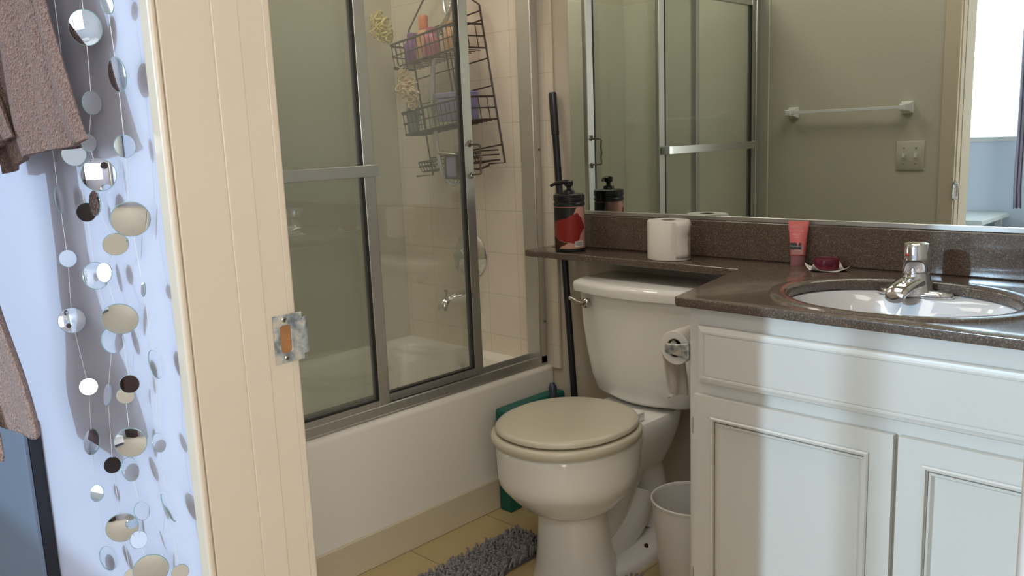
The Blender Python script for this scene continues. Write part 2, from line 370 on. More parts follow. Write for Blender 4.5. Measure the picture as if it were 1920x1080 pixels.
# door frame: jamb with stop, casings, strike plate
def jamb():
    bm = nb()
    box(bm, JX-0.012, JX, -DB, -D, 0, 2.045)
    box(bm, JR, JR+0.012, -DB, -D, 0, 2.045)
    box(bm, JX, JR, -DB, -D, 2.033, 2.045)
    for y0, y1 in ((-1.520, -1.482),):
        box(bm, JX, JX+0.003, y0, y1, 0, 2.033); box(bm, JR-0.003, JR, y0, y1, 0, 2.033)
    struct('trim_1', bm, 'jamb', bevel=0.0035, seg=3)
    bm = nb()   # bathroom-side casing
    box(bm, JX-0.060, JX-0.004, -D, -D+0.014, 0, 2.05); box(bm, JR+0.004, JR+0.058, -D, -D+0.014, 0, 2.05); box(bm, JX-0.060, JR+0.058, -D, -D+0.014, 2.05, 2.10)
    struct('trim_2', bm, 'jamb', bevel=0.004, seg=3)
    bm = nb()   # bedroom-side casing
    b2 = nb(); box(b2, JX-0.030, JX-0.001, -DB-0.010, -DB, 0, 2.05); struct('trim_7', b2, 'jamb', bevel=0.0045, seg=3)
    box(bm, JR+0.003, JR+0.060, -DB-0.013, -DB, 0, 2.05); box(bm, JX-0.058, JR+0.060, -DB-0.013, -DB, 2.05, 2.10)
    struct('trim_3', bm, 'whitepaint', bevel=0.004, seg=3)
jamb()
def strike():
    t = thing('strike_plate', 'paint-spattered steel strike plate screwed to the cream door jamb', 'strike plate', (JX, -1.449, 0.90))
    loops = [[(-0.0235, -0.0345), (0.0225, -0.0345), (0.0225, 0.0345), (-0.0235, 0.0345)],
             [(-0.0135, -0.017), (-0.010, -0.0205), (0.000, -0.0205), (0.0035, -0.017), (0.0035, 0.017), (0.000, 0.0195), (-0.010, 0.0195), (-0.0135, 0.017)]]
    o = curve_mesh('plate', loops, 0, 0.0022, 'strike', None, 0.0005)
    rot = Matrix(((0, 0, 1), (1, 0, 0), (0, 1, 0))).to_4x4()  # local x->y, y->z, z->x
    o.data.transform(Matrix.Translation((JX+0.0002, -1.449, 0.90)) @ rot)
    o.parent = t; o.matrix_parent_inverse = WM(t).inverted()
    bm = nb(); pts = []
    for i in range(7):
        a = i/6*1.0; pts.append((JX+0.0022-0.010*(1-math.cos(a)), -1.4265+0.013*math.sin(a)))
    rings = [[Vector((x, y, 0.90-0.026)), Vector((x, y, 0.90+0.026)), Vector((x-0.0016, y, 0.90+0.026)), Vector((x-0.0016, y, 0.90-0.026))] for x, y in pts]
    loft(bm, rings); obj('lip', bm, 'strike', t)
    for z in (0.9277, 0.8722):
        bm = nb(); lathe(bm, [(0.0042, 0), (0.0042, 0.0028), (0.003, 0.0036)], (JX, -1.4545, z), 16, 'x')
        s = obj('screw', bm, 'nickel', t)
        bm = nb(); box(bm, JX+0.0036, JX+0.0039, -1.4570, -1.4520, z-0.0005, z+0.0005); box(bm, JX+0.0036, JX+0.0039, -1.4550, -1.4540, z-0.0025, z+0.0025); obj('screw_slot', bm, 'ink', s, smooth=False)
    bm = nb(); box(bm, JX+0.0003, JX+0.0012, -1.4625, -1.4455, 0.8795, 0.9195); obj('latch_hole', bm, 'wood', t, smooth=False)
    return t
strike()
# tile and surround inside the tub recess
struct('trim_4', boxes([(-0.76, 0.035, -0.010, 0.0, 0.40, 1.80)]), 'tiles', bevel=0.003)
struct('trim_5', boxes([(-0.76, -0.750, -D, -0.010, 0.38, 1.77)]), 'surround', bevel=0.003)
struct('trim_6', boxes([(-0.750, 0.022, -D, -D+0.010, 0.40, 1.77)]), 'surround', bevel=0.003)
struct('baseboard_left', boxes([(0.0, 0.008, -D, -0.02, 0.0, 0.102)]), 'strip', bevel=0.003)
struct('baseboard_back', boxes([(0.04, 0.87, -0.010, 0.0, 0.0, 0.075)]), 'strip', bevel=0.003)
struct('baseboard_front', boxes([(0.02, JX-0.062, -D, -D+0.010, 0.0, 0.075)]), 'strip', bevel=0.003)

# ================================================================== BATH TUB
def tub():
    t = thing('bathtub', 'off-white alcove bathtub below the sliding glass doors', 'bathtub', (-0.37, -0.72, 0))
    bm = nb()
    x0, x1, y0, y1 = -0.748, 0.0, -D+0.002, -0.002
    r = []
    r.append(rrect(x0, x1, y0, y1, 0.004, 0.0)); r.append(rrect(x0, x1, y0, y1, 0.004, 0.10)); r.append(rrect(x0, x1-0.004, y0, y1, 0.004, 0.12))
    r.append(rrect(x0, x1-0.004, y0, y1, 0.004, 0.395)); r.append(rrect(x0, x1-0.008, y0, y1, 0.004, 0.406)); r.append(rrect(x0, x1-0.018, y0, y1, 0.004, 0.411))
    r.append(rrect(x0+0.05, x1-0.085, y0+0.06, y1-0.05, 0.09, 0.410)); r.append(rrect(x0+0.06, x1-0.095, y0+0.07, y1-0.06, 0.10, 0.395))
    r.append(rrect(x0+0.10, x1-0.13, y0+0.14, y1-0.09, 0.12, 0.12)); r.append(rrect(x0+0.15, x1-0.18, y0+0.20, y1-0.14, 0.10, 0.08))
    loft(bm, r); obj('tub_shell', bm, 'tub', t, angle=50)
    bm = nb(); lathe(bm, [(0.036, 0), (0.036, -0.006), (0.028, -0.012), (0.010, -0.013)], (-0.372, -0.074, 0.335), 24, 'y'); obj('overflow_plate', bm, 'chrome', t)
tub()

# ================================================================== SHOWER DOORS
def stile(bm, x, y0, y1, z0, z1, w=0.018): box(bm, x-w/2, x+w/2, y0, y1, z0, z1)
ZT = 1.705
def doors():
    f = thing('shower_door_frame', 'aluminium track and jambs around the sliding tub doors', 'door frame', (-0.045, -0.72, 0.41))
    bm = nb()
    box(bm, -0.078, -0.020, -D+0.012, -0.012, 0.411, 0.418)
    for x, h in ((-0.0215, 0.443), (-0.0445, 0.436), (-0.0755, 0.446)): box(bm, x-0.0025, x+0.0015, -D+0.012, -0.012, 0.418, h)
    obj('bottom_track', bm, 'alu', f, bevel=0.001)
    bm = nb(); box(bm, -0.080, -0.020, -0.045, -0.011, 0.412, ZT+0.05); obj('wall_jamb', bm, 'alu', f, bevel=0.004)
    for z in (0.56, 1.125):
        b2 = nb(); lathe(b2, [(0.004, 0), (0.004, 0.003), (0.002, 0.004)], (-0.0195, -0.022, z), 12, 'x'); obj('frame_screw', b2, 'pewter', f)
    bm = nb(); box(bm, -0.080, -0.020, -D+0.011, -D+0.040, 0.412, ZT+0.05); obj('wall_jamb', bm, 'alu', f, bevel=0.004)
    bm = nb(); box(bm, -0.082, -0.016, -D+0.011, -0.011, ZT, ZT+0.055); obj('header', bm, 'alu', f, bevel=0.003)
    # outer panel
    def panel(x, ya, yb, label, zb):
        t = thing('sliding_shower_door', label, 'shower door', (x, (ya+yb)/2, 0.42), 'sliding glass doors over the tub')
        b = nb(); box(b, x-0.003, x+0.003, ya+0.008, yb-0.008, zb+0.008, ZT-0.010); obj('glass_pane', b, 'glass', t, smooth=False)
        for s, (p, q) in enumerate(((ya, ya+0.032), (yb-0.038, yb))):
            b = nb(); stile(b, x, p, q, zb, ZT-0.002); obj('stile', b, 'alu', t, bevel=0.003)
        b = nb(); stile(b, x, ya+0.032, yb-0.038, zb, zb+0.026); obj('bottom_rail', b, 'alu', t, bevel=0.002)
        b = nb(); stile(b, x, ya+0.032, yb-0.038, ZT-0.028, ZT-0.002); obj('top_rail', b, 'alu', t, bevel=0.002)
        b = nb(); w = 0.0195
        for p, q in ((ya+0.032, ya+0.037), (yb-0.0435, yb-0.038)): box(b, x-w/2, x+w/2, p, q, zb+0.024, ZT-0.026)
        box(b, x-w/2, x+w/2, ya+0.035, yb-0.041, zb+0.024, zb+0.029)
        obj('gasket', b, 'alu_dark', t, smooth=False)
        return t
    o = panel(-0.032, -1.402, -0.672, 'outer sliding glass door carrying the horizontal towel bar', 0.436)
    b = nb()
    pts = [(-0.022, -0.684), (-0.004, -0.680), (0.010, -0.688), (0.014, -0.704), (0.014, -1.350), (0.010, -1.368), (-0.004, -1.376), (-0.022, -1.372)]
    rings = []
    for i, (x, y) in enumerate(pts):
        a = pts[max(i-1, 0)]; c = pts[min(i+1, len(pts)-1)]; tx, ty = c[0]-a[0], c[1]-a[1]; l = math.hypot(tx, ty); nx, ny = -ty/l*0.0025, tx/l*0.0025
        rings.append([Vector((x+nx, y+ny, 1.080)), Vector((x+nx, y+ny, 1.110)), Vector((x-nx, y-ny, 1.110)), Vector((x-nx, y-ny, 1.080))])
    loft(b, rings); obj('towel_bar', b, 'alu', o, bevel=0.001)
    i = panel(-0.060, -1.00, -0.280, 'inner sliding glass door with a small pewter pull on its edge', 0.436)
    b = nb()
    hx, hy = -0.048, -0.296
    tube(b, spline([(hx, hy, 1.150), (hx+0.022, hy, 1.150), (hx+0.042, hy, 1.146), (hx+0.040, hy, 1.120), (hx+0.044, hy, 1.105), (hx+0.040, hy, 1.088), (hx+0.042, hy, 1.066), (hx+0.022, hy, 1.062), (hx, hy, 1.062)], 5), 0.0030, 8)
    for z, s in ((1.150, 1), (1.062, -1)):
        lathe(b, [(0.007, 0), (0.007, 0.003), (0.004, 0.005)], (hx-0.004, hy, z), 14, 'x')
        tube(b, spline([(hx, hy, z), (hx+0.002, hy-0.004, z+0.006*s), (hx+0.002, hy, z+0.012*s), (hx+0.002, hy+0.004, z+0.008*s)], 4), 0.0022, 6)
    obj('door_pull', b, 'pewter', i)
doors()

# ================================================================== TUB FITTINGS
def fittings():
    t = thing('shower_valve', 'round chrome mixer valve with lever on the tiled shower wall', 'shower valve', (-0.373, -0.01, 0.757))
    b = nb(); lathe(b, [(0.080, 0), (0.080, -0.004), (0.070, -0.010), (0.040, -0.016), (0.030, -0.018)], (-0.373, -0.010, 0.757), 40, 'y'); obj('escutcheon', b, 'chrome', t)
    b = nb(); lathe(b, [(0.028, -0.014), (0.026, -0.040), (0.030, -0.048), (0.030, -0.060), (0.020, -0.066)], (-0.373, -0.010, 0.757), 24, 'y'); obj('knob', b, 'chrome', t)
    b = nb(); tube(b, spline([(-0.373, -0.064, 0.757), (-0.377, -0.072, 0.735), (-0.384, -0.076, 0.705)], 4), [0.010]*4+[0.008]*4+[0.006], 10); obj('lever', b, 'chrome', t)
    t = thing('tub_spout', 'chrome tub spout with diverter pin under the round valve', 'tub spout', (-0.395, -0.01, 0.60))
    b = nb(); tube(b, spline([(-0.395, -0.008, 0.606), (-0.395, -0.05, 0.606), (-0.395, -0.10, 0.603), (-0.395, -0.130, 0.595), (-0.395, -0.137, 0.572)], 4), [0.030, 0.029, 0.028, 0.027, 0.026, 0.026, 0.025, 0.025, 0.024, 0.024, 0.023, 0.023, 0.022, 0.022, 0.021, 0.020, 0.019], 16); obj('spout_body', b, 'chrome', t)
    b = nb(); lathe(b, [(0.003, 0), (0.003, 0.018), (0.008, 0.026), (0.008, 0.028), (0.004, 0.030)], (-0.395, -0.122, 0.616), 12); obj('diverter_pin', b, 'nickel', t)
    # hose
    t = thing('hand_shower', 'silver ribbed shower hose looping down to a hand shower', 'hand shower', (-0.33, -0.06, 1.0))
    b = nb()
    P = spline([(-0.300, -0.075, 1.80), (-0.290, -0.118, 1.63), (-0.315, -0.122, 1.565), (-0.376, -0.122, 1.50), (-0.409, -0.12, 1.35), (-0.408, -0.12, 1.20), (-0.394, -0.12, 1.09), (-0.360, -0.118, 1.028), (-0.322, -0.112, 1.020), (-0.296, -0.105, 1.060), (-0.290, -0.098, 1.095)], 26)
    tube(b, P, [0.0072+0.0012*(i % 2) for i in range(len(P))], 8); obj('hose', b, 'metalhose', t)
    b = nb(); tube(b, [(-0.290, -0.098, 1.090), (-0.318, -0.105, 1.112), (-0.380, -0.115, 1.122), (-0.40, -0.118, 1.123)], [0.007, 0.009, 0.009, 0.008], 12); obj('handle', b, 'nickel', t)
    b = nb(); tube(b, spline([(-0.375, -0.075, 1.80), (-0.352, -0.10, 1.62), (-0.318, -0.118, 1.560)], 6), 0.0055, 8); obj('upper_hose', b, 'metalhose', t)
fittings()

# ================================================================== SHOWER CADDY
def caddy():
    B = Vector((-0.144, -0.052, 1.086)); TD = math.radians(10); UD = math.radians(6.5)
    def P(u, v, w=0):   # u leftwards along the caddy, v up, w out from the wall
        return B+Vector((-math.cos(UD)*u-math.sin(TD)*v, -w, -math.sin(UD)*u+math.cos(TD)*v))
    t = thing('shower_caddy', 'dark wire shower caddy hanging askew, filled with bottles', 'shower caddy', tuple(P(0.18, 0)))
    r = 0.0034; Wd = 0.370
    b = nb()
    tube(b, spline([P(0.10, 0.0, .075), P(0.05, -0.012, .078), P(0.0, -0.005, .075)], 4), r, 6)
    tube(b, [P(0, 0, 0.075), P(0, 0.0, 0), P(0, 0.52, 0), P(0.10, 0.60, 0), P(0.185, 0.66, 0), P(0.27, 0.60, 0), P(Wd, 0.52, 0), P(Wd, 0, 0), P(Wd, 0, 0.075)], r, 6)
    tube(b, [P(0.185, 0.66), P(0.185, 0.76), P(0.185, 0.78, 0.03)], r, 6)
    for v in (0.06, 0.255, 0.345, 0.47, 0.50): tube(b, [P(0, v), P(Wd, v)], 0.0024, 6)
    for u in (0.175, 0.195): tube(b, [P(u, 0), P(u, 0.50)], 0.0024, 6)
    obj('frame', b, 'wire', t)
    def basket(v0, v1, dep, name):
        b = nb()
        for v, rr in ((v1, 0.0038), ((v0+v1)/2, 0.0024), (v0, 0.0030)):
            tube(b, [P(0, v, 0), P(0.01, v, dep-0.015), P(0.025, v, dep), P(Wd-0.025, v, dep), P(Wd-0.01, v, dep-0.015), P(Wd, v, 0)], rr, 6)
        for k in range(15):
            u = 0.03+k*(Wd-0.06)/14
            tube(b, [P(u, v1, dep), P(u, v0-0.001, dep), P(u, v0-0.001, 0)], 0.0018, 5)
        for s in (0, Wd):
            for k in (0.3, 0.65): tube(b, [P(s, v1, dep*k), P(s, v0, dep*k)], 0.0018, 5)
        obj(name, b, 'wire', t)
    basket(0.378, 0.456, 0.115, 'upper_basket'); basket(0.145, 0.220, 0.115, 'lower_basket')
    for u0, u1 in ((0.022, 0.105), (0.255, 0.345)):
        b = nb()
        for v, ww in ((0.045, 0.085), (0.030, 0.085), (0.012, 0.075)):
            tube(b, [P(u0, v, 0), P(u0, v, ww-0.01), P(u0+0.01, v, ww), P(u1-0.01, v, ww), P(u1, v, ww-0.01), P(u1, v, 0)], 0.0024, 6)
        for k in range(6):
            u = u0+0.008+k*(u1-u0-0.016)/5; tube(b, [P(u, 0.045, 0.085), P(u, 0.012, 0.075), P(u, 0.012, 0)], 0.0018, 5)
        obj('soap_dish', b, 'wire', t)
    G = 'toiletries in the wire shower caddy'
    def bottle(name, label, u, v, w, h, rx, ry, body, cap, caph=0.03, cat='bottle', inv=False):
        c = P(u, v, w); o = thing(name, label, cat, tuple(c), G)
        b = nb(); rings = []
        for k, s in ((0, .80), (0.03, .95), (0.08, 1), (0.55, 1), (0.80, .95), (0.93, .70), (1, .45)):
            rings.append([c+Vector((rx*s*math.cos(2*PI*i/24), ry*s*math.sin(2*PI*i/24), h*k)) for i in range(24)])
        loft(b, rings); obj('body', b, body, o)
        b = nb(); lathe(b, [(rx*0.5, 0), (rx*0.5, caph*0.9), (rx*0.42, caph)], tuple(c+Vector((0, 0, h))), 20); obj('cap', b, cap, o)
        return o
    bottle('shampoo_bottle', 'orange topped upright bottle in the upper caddy basket', 0.245, 0.384, 0.055, 0.105, 0.032, 0.026, 'peach', 'orange', 0.045)
    bottle('lotion_bottle', 'squat purple bottle in the upper caddy basket', 0.305, 0.384, 0.060, 0.085, 0.034, 0.026, 'purple', 'purple', 0.020)
    bottle('lotion_bottle', 'rose pink bottle between purple and orange ones in the caddy', 0.190, 0.384, 0.070, 0.080, 0.034, 0.024, 'rose', 'rose', 0.018)
    bottle('lotion_bottle', 'peach bottle at the right of the upper caddy basket', 0.090, 0.384, 0.060, 0.080, 0.040, 0.026, 'peach', 'peach', 0.015)
    bottle('shampoo_bottle', 'grey-green bottle with leaf green cap in the lower caddy basket', 0.330, 0.150, 0.088, 0.128, 0.024, 0.020, 'greygreen', 'green', 0.035)
    c = P(0.125, 0.158, 0.062); o = thing('soap_box', 'wide grey lilac box in the lower caddy basket', 'box', tuple(c), G)
    b = nb(); loft(b, [rrect(c.x-0.075, c.x+0.075, c.y-0.036, c.y+0.036, 0.018, c.z+k) for k in (0, 0.02, 0.075)]); obj('box_body', b, 'lilac', o, bevel=0.004)
    b = nb(); loft(b, [rrect(c.x-0.078, c.x+0.078, c.y-0.038, c.y+0.038, 0.02, c.z+k) for k in (0.075, 0.088, 0.094)]); obj('box_lid', b, 'lilac', o, bevel=0.004)
    def sponge(name, label, pts, m, cat):
        b = nb()
        for k in range(70):
            a = random.random(); i = min(int(a*(len(pts)-1)), len(pts)-2); f = a*(len(pts)-1)-i
            p = Vector(pts[i][:3]).lerp(Vector(pts[i+1][:3]), f); rr = pts[i][3]*(1-f)+pts[i+1][3]*f
            d = Vector((random.gauss(0, 1), random.gauss(0, .6), random.gauss(0, 1))).normalized()*rr*random.random()**.5
            q = p+d; n1 = Vector((random.gauss(0, 1), random.gauss(0, 1), random.gauss(0, 1))).normalized(); e = n1.orthogonal().normalized(); g = n1.cross(e)
            s = rr*random.uniform(.35, .6)
            tube(b, [q+e*math.cos(x)*s+g*math.sin(x)*s*.5+n1*(.3*s*math.sin(2*x)) for x in [j*2*PI/9 for j in range(10)]], rr*0.09, 5)
        o = obj(name, b, m); tag(o, label, cat); return o
    sponge('net_sponge', 'cream net sponge hanging between the two caddy baskets', [(*P(0.300, 0.375, 0.13), .012), (*P(0.285, 0.31, 0.13), .035), (*P(0.265, 0.26, 0.13), .030), (*P(0.25, 0.23, 0.13), .012)], 'loofah', 'sponge')
    sponge('bath_mitt', 'pale yellow mesh bath mitt at the upper left of the caddy', [(*P(0.43, 0.58, 0.10), .014), (*P(0.41, 0.55, 0.10), .034), (*P(0.385, 0.51, 0.10), .034), (*P(0.375, 0.485, 0.10), .016)], 'yellow', 'sponge')
    # razor handle / black brush on the right dish
    b = nb(); c = P(0.108, 0.020, 0.085); tube(b, spline([c+Vector((-.055, 0, -.012)), c+Vector((-.02, 0, 0)), c+Vector((.020, 0, .010)), c+Vector((.036, 0, .012))], 4), [0.008]*4+[0.011]*4+[0.015]*4+[0.012], 10)
    tag(obj('scrub_brush', b, 'black'), 'black scrub brush lying across the right caddy soap dish', 'brush')
    # soap holder with grey frame
    c = P(0.150, 0.0, 0.098); o = thing('soap_holder', 'square grey and white soap holder at the foot of the caddy', 'soap holder', tuple(c))
    b = nb(); box(b, c.x-0.026, c.x+0.026, c.y-0.008, c.y+0.006, c.z-0.026, c.z+0.044); obj('holder_body', b, 'lilac', o, bevel=0.004)
    b = nb()
    for q in ((-0.031, 0.031, 0.044, 0.050), (-0.031, 0.031, -0.032, -0.026), (-0.031, -0.026, -0.026, 0.044), (0.026, 0.031, -0.026, 0.044)): box(b, c.x+q[0], c.x+q[1], c.y-0.011, c.y+0.007, c.z+q[2], c.z+q[3])
    obj('holder_frame', b, 'wire', o, bevel=0.001)
    return P
caddy()

# ================================================================== MIRROR
def mirror():
    t = thing('wall_mirror', 'large frameless wall mirror resting on the brown backsplash', 'mirror', (0.94, 0, 0.93))
    b = nb(); box(b, 0.103, 1.780, -0.0065, -0.0005, 0.933, 2.05); obj('glass', b, 'mirror', t, smooth=False)
    b = nb(); box(b, 0.103, 1.780, -0.011, -0.0006, 0.921, 0.9335); obj('bottom_channel', b, 'alu', t, bevel=0.0015)
mirror()

# ================================================================== VANITY
CX = 0.872   # cabinet left side
CF = -0.540  # cabinet front
ZC = 0.82
SX, SY, SA, SB = 1.22, -0.320, 0.220, 0.180
def raised_panel(b, x0, x1, z0, z1, y, w, dep=0.008):
    """ogee moulding ring around a flat field, on a front facing -y"""
    prof = [(0, 0), (0.003, 0.004), (0.008, 0.004), (0.010, -0.001), (0.014, -0.003), (0.018, 0.000), (0.020, 0.0)]
    rings = []
    for d, h in prof:
        a0, a1, c0, c1 = x0+w+d, x1-w-d, z0+w+d, z1-w-d
        rings.append([Vector((a0, y-h, c0)), Vector((a1, y-h, c0)), Vector((a1, y-h, c1)), Vector((a0, y-h, c1))])
    loft(b, rings, False, True)
def vanity():
    t = thing('vanity_cabinet', 'cream painted vanity cabinet under the brown stone counter', 'cabinet', (1.33, -0.28, 0))
    b = nb()
    box(b, CX, CX+0.018, CF+0.018, -0.012, 0.09, 0.799); box(b, 1.772, 1.790, CF+0.018, -0.012, 0.09, 0.799); box(b, CX, 1.790, CF, CF+0.018, 0.09, 0.799); box(b, CX+0.018, 1.772, CF+0.018, -0.012, 0.09, 0.108); box(b, CX+0.018, 1.772, -0.024, -0.012, 0.108, 0.799); box(b, CX+0.01, 1.790, CF+0.07, -0.012, 0.0, 0.09)
    obj('carcass', b, 'cab', t, bevel=0.002)
    def front(name, x0, x1, z0, z1, inner):
        b = nb(); y1 = CF-0.001; y0 = CF-0.016
        if inner:
            w = inner
            for q in ((x0, x1, z0, z0+w), (x0, x1, z1-w, z1), (x0, x0+w, z0+w, z1-w), (x1-w, x1, z0+w, z1-w)):
                box(b, q[0], q[1], y0, y1, q[2], q[3])
            bmesh.ops.remove_doubles(b, verts=b.verts[:], dist=1e-6)
            o = obj(name, b, 'cab', t, smooth=False)
            b = nb()
            prof = [(0, 0.002), (0.003, 0.005), (0.007, 0.004), (0.009, -0.001), (0.013, -0.001), (0.016, 0.001), (0.020, -0.007), (0.022, -0.008)]
            rings = []
            for d, h in prof:
                a0, a1, c0, c1 = x0+w-0.004+d, x1-w+0.004-d, z0+w-0.004+d, z1-w+0.004-d
                rings.append([Vector((a0, y0-h, c0)), Vector((a1, y0-h, c0)), Vector((a1, y0-h, c1)), Vector((a0, y0-h, c1))])
            loft(b, rings, False, False); obj('moulding', b, 'cab', o, smooth=False)
            b = nb(); box(b, x0+w+0.005, x1-w-0.005, y0+0.0075, y1, z0+w+0.005, z1-w-0.005); obj('centre_panel', b, 'cab', o, smooth=False)
            b = nb(); g = 0.0012
            a0, a1, c0, c1 = x0+w+0.006, x1-w-0.006, z0+w+0.006, z1-w-0.006
            for q in ((a0, a1, c1-g, c1), (a0, a0+g, c0, c1)): box(b, q[0], q[1], y0-0.0012, y0+0.004, q[2], q[3])
            obj('brown_line', b, 'groove', o, smooth=False)  # thin brown lines along the top and left of the panel
        else:
            rings = []
            for d, yy in ((0, y1), (0, y0+0.004), (0.002, y0+0.001), (0.006, y0), (0.010, y0-0.0015), (0.014, y0-0.0015), (0.0155, y0+0.001), (0.018, y0-0.001)):
                rings.append([Vector((x0+d, yy, z0+d)), Vector((x1-d, yy, z0+d)), Vector((x1-d, yy, z1-d)), Vector((x0+d, yy, z1-d))])
            loft(b, rings); o = obj(name, b, 'cab', t, smooth=False)
        return o
    front('drawer_front', 0.900, 1.735, 0.641, 0.763, 0)
    d1 = front('door', 0.890, 1.306, 0.115, 0.613, 0.046)
    d2 = front('door', 1.315, 1.735, 0.115, 0.613, 0.046)
    for z in (0.54, 0.19):
        b = nb(); tube(b, [(0.8865, CF-0.006, z-0.018), (0.8865, CF-0.006, z+0.018)], 0.004, 8); obj('hinge', b, 'groove', d1)
    # countertop
    c = thing('countertop', 'speckled brown stone counter with a narrow ledge over the toilet tank', 'countertop', (1.33, -0.28, ZC))
    outer = [(0.034, -0.159), (0.775, -0.168), (0.843, -0.553), (0.850, -0.560), (1.793, -0.560), (1.793, -0.001), (0.135, -0.001), (0.135, -0.072), (0.065, -0.072), (0.065, -0.001), (0.034, -0.001)]
    hole = [(SX+SA*math.cos(2*PI*i/64), SY+SB*math.sin(2*PI*i/64)) for i in range(64)]
    curve_mesh('slab', [outer, hole], ZC-0.020, ZC, 'stone', c, 0.003)
    b = nb(); box(b, 0.137, 1.793, -0.019, -0.0008, ZC, 0.9205); obj('backsplash', b, 'stone', c, bevel=0.003)
    # raised rim ring round the sink
    b = nb(); rings = []
    for d, h in ((0.040, -0.002), (0.036, 0.0030), (0.026, 0.0042), (0.012, 0.0030), (0.004, 0.0008), (0.0, -0.004)):
        rings.append(ell(SX, SY, SA+d, SB+d, ZC+h, 96))
    loft(b, rings, False, False); obj('sink_rim', b, 'stone', c)
    # sink bowl
    s = thing('sink', 'oval white undermount sink set into the brown stone counter', 'sink', (SX, SY, 0.70))
    b = nb(); rings = []
    N = 96
    for k, (f, z) in enumerate(((1.10, 0.798), (1.03, 0.7985), (0.995, 0.797), (0.97, 0.785), (0.93, 0.760), (0.84, 0.720), (0.68, 0.690), (0.45, 0.674), (0.2, 0.668), (0.08, 0.666))):
        rg = []
        for i in range(N):
            a = 2*PI*i/N; x = SX+SA*f*math.cos(a); y = SY+SB*f*math.sin(a)
            # china deck at the back carrying the tap
            back = max(0.0, math.sin(a))**6
            if 0.8 < f < 0.98: y -= back*0.070*(1-(f-0.8)/0.4); z2 = z+back*(0.795-z)*(1 if f > 0.9 else 0.55)
            else: z2 = z
            rg.append(Vector((x, y, z2)))
        rings.append(rg)
    loft(b, rings, False, True); obj('bowl', b, 'sink', s)
    b = nb(); lathe(b, [(0.022, 0.0), (0.022, 0.002), (0.015, 0.003), (0.012, -0.001)], (SX, SY, 0.667), 24); obj('drain', b, 'chrome', s)
    # tap
    fx, fy, fz = 1.200, -0.165, 0.797
    f = thing('sink_faucet', 'chrome single lever tap at the back of the sink', 'faucet', (fx, fy, fz))
    b = nb()
    loft(b, [ell(fx, fy, a, bb, fz+h, 40) for a, bb, h in ((0.078, 0.026, -0.002), (0.079, 0.027, 0.004), (0.075, 0.024, 0.010), (0.060, 0.020, 0.0125), (0.030, 0.018, 0.014))]); obj('base_plate', b, 'chrome', f)
    b = nb(); lathe(b, [(0.036, 0.008), (0.035, 0.014), (0.031, 0.030), (0.0285, 0.044), (0.028, 0.050), (0.024, 0.053)], (fx, fy, fz), 32); obj('body', b, 'chrome', f)
    b = nb()
    P_ = spline([(fx, fy+0.01, fz+0.026), (fx-0.004, fy-0.02, fz+0.029), (fx-0.006, fy-0.050, fz+0.026), (fx-0.008, fy-0.082, fz+0.018), (fx-0.009, fy-0.094, fz+0.008)], 5)
    rings = []
    for i, p in enumerate(P_):
        k = i/(len(P_)-1); w = 0.033-0.013*k; h = 0.018-0.006*k
        rings.append([p+Vector((w*math.cos(a), 0, h*math.sin(a))) for a in [2*PI*j/20 for j in range(20)]])
    loft(b, rings); obj('spout', b, 'chrome', f)
    b = nb()
    rings = []
    for h, rx, ry, dx in ((0.052, 0.026, 0.026, 0), (0.056, 0.0295, 0.0285, 0), (0.085, 0.0285, 0.0280, 0), (0.104, 0.0270, 0.0265, -0.001), (0.112, 0.0245, 0.024, -0.001), (0.1155, 0.015, 0.016, -0.002)):
        rings.append(ell(fx+dx, fy, rx, ry, fz+h, 28))
    loft(b, rings); lv = obj('lever_handle', b, 'chrome', f)
    b = nb(); d = (CAM-Vector((fx, fy, fz+0.09))); d.z = 0; d.normalize(); q = Vector((fx, fy, fz+0.090))+Vector((-0.35, -0.93, 0)).normalized()*0.0275
    bmesh.ops.create_icosphere(b, subdivisions=2, radius=0.0035, matrix=Matrix.Translation(q)); obj('temperature_dot', b, 'red', lv)
vanity()

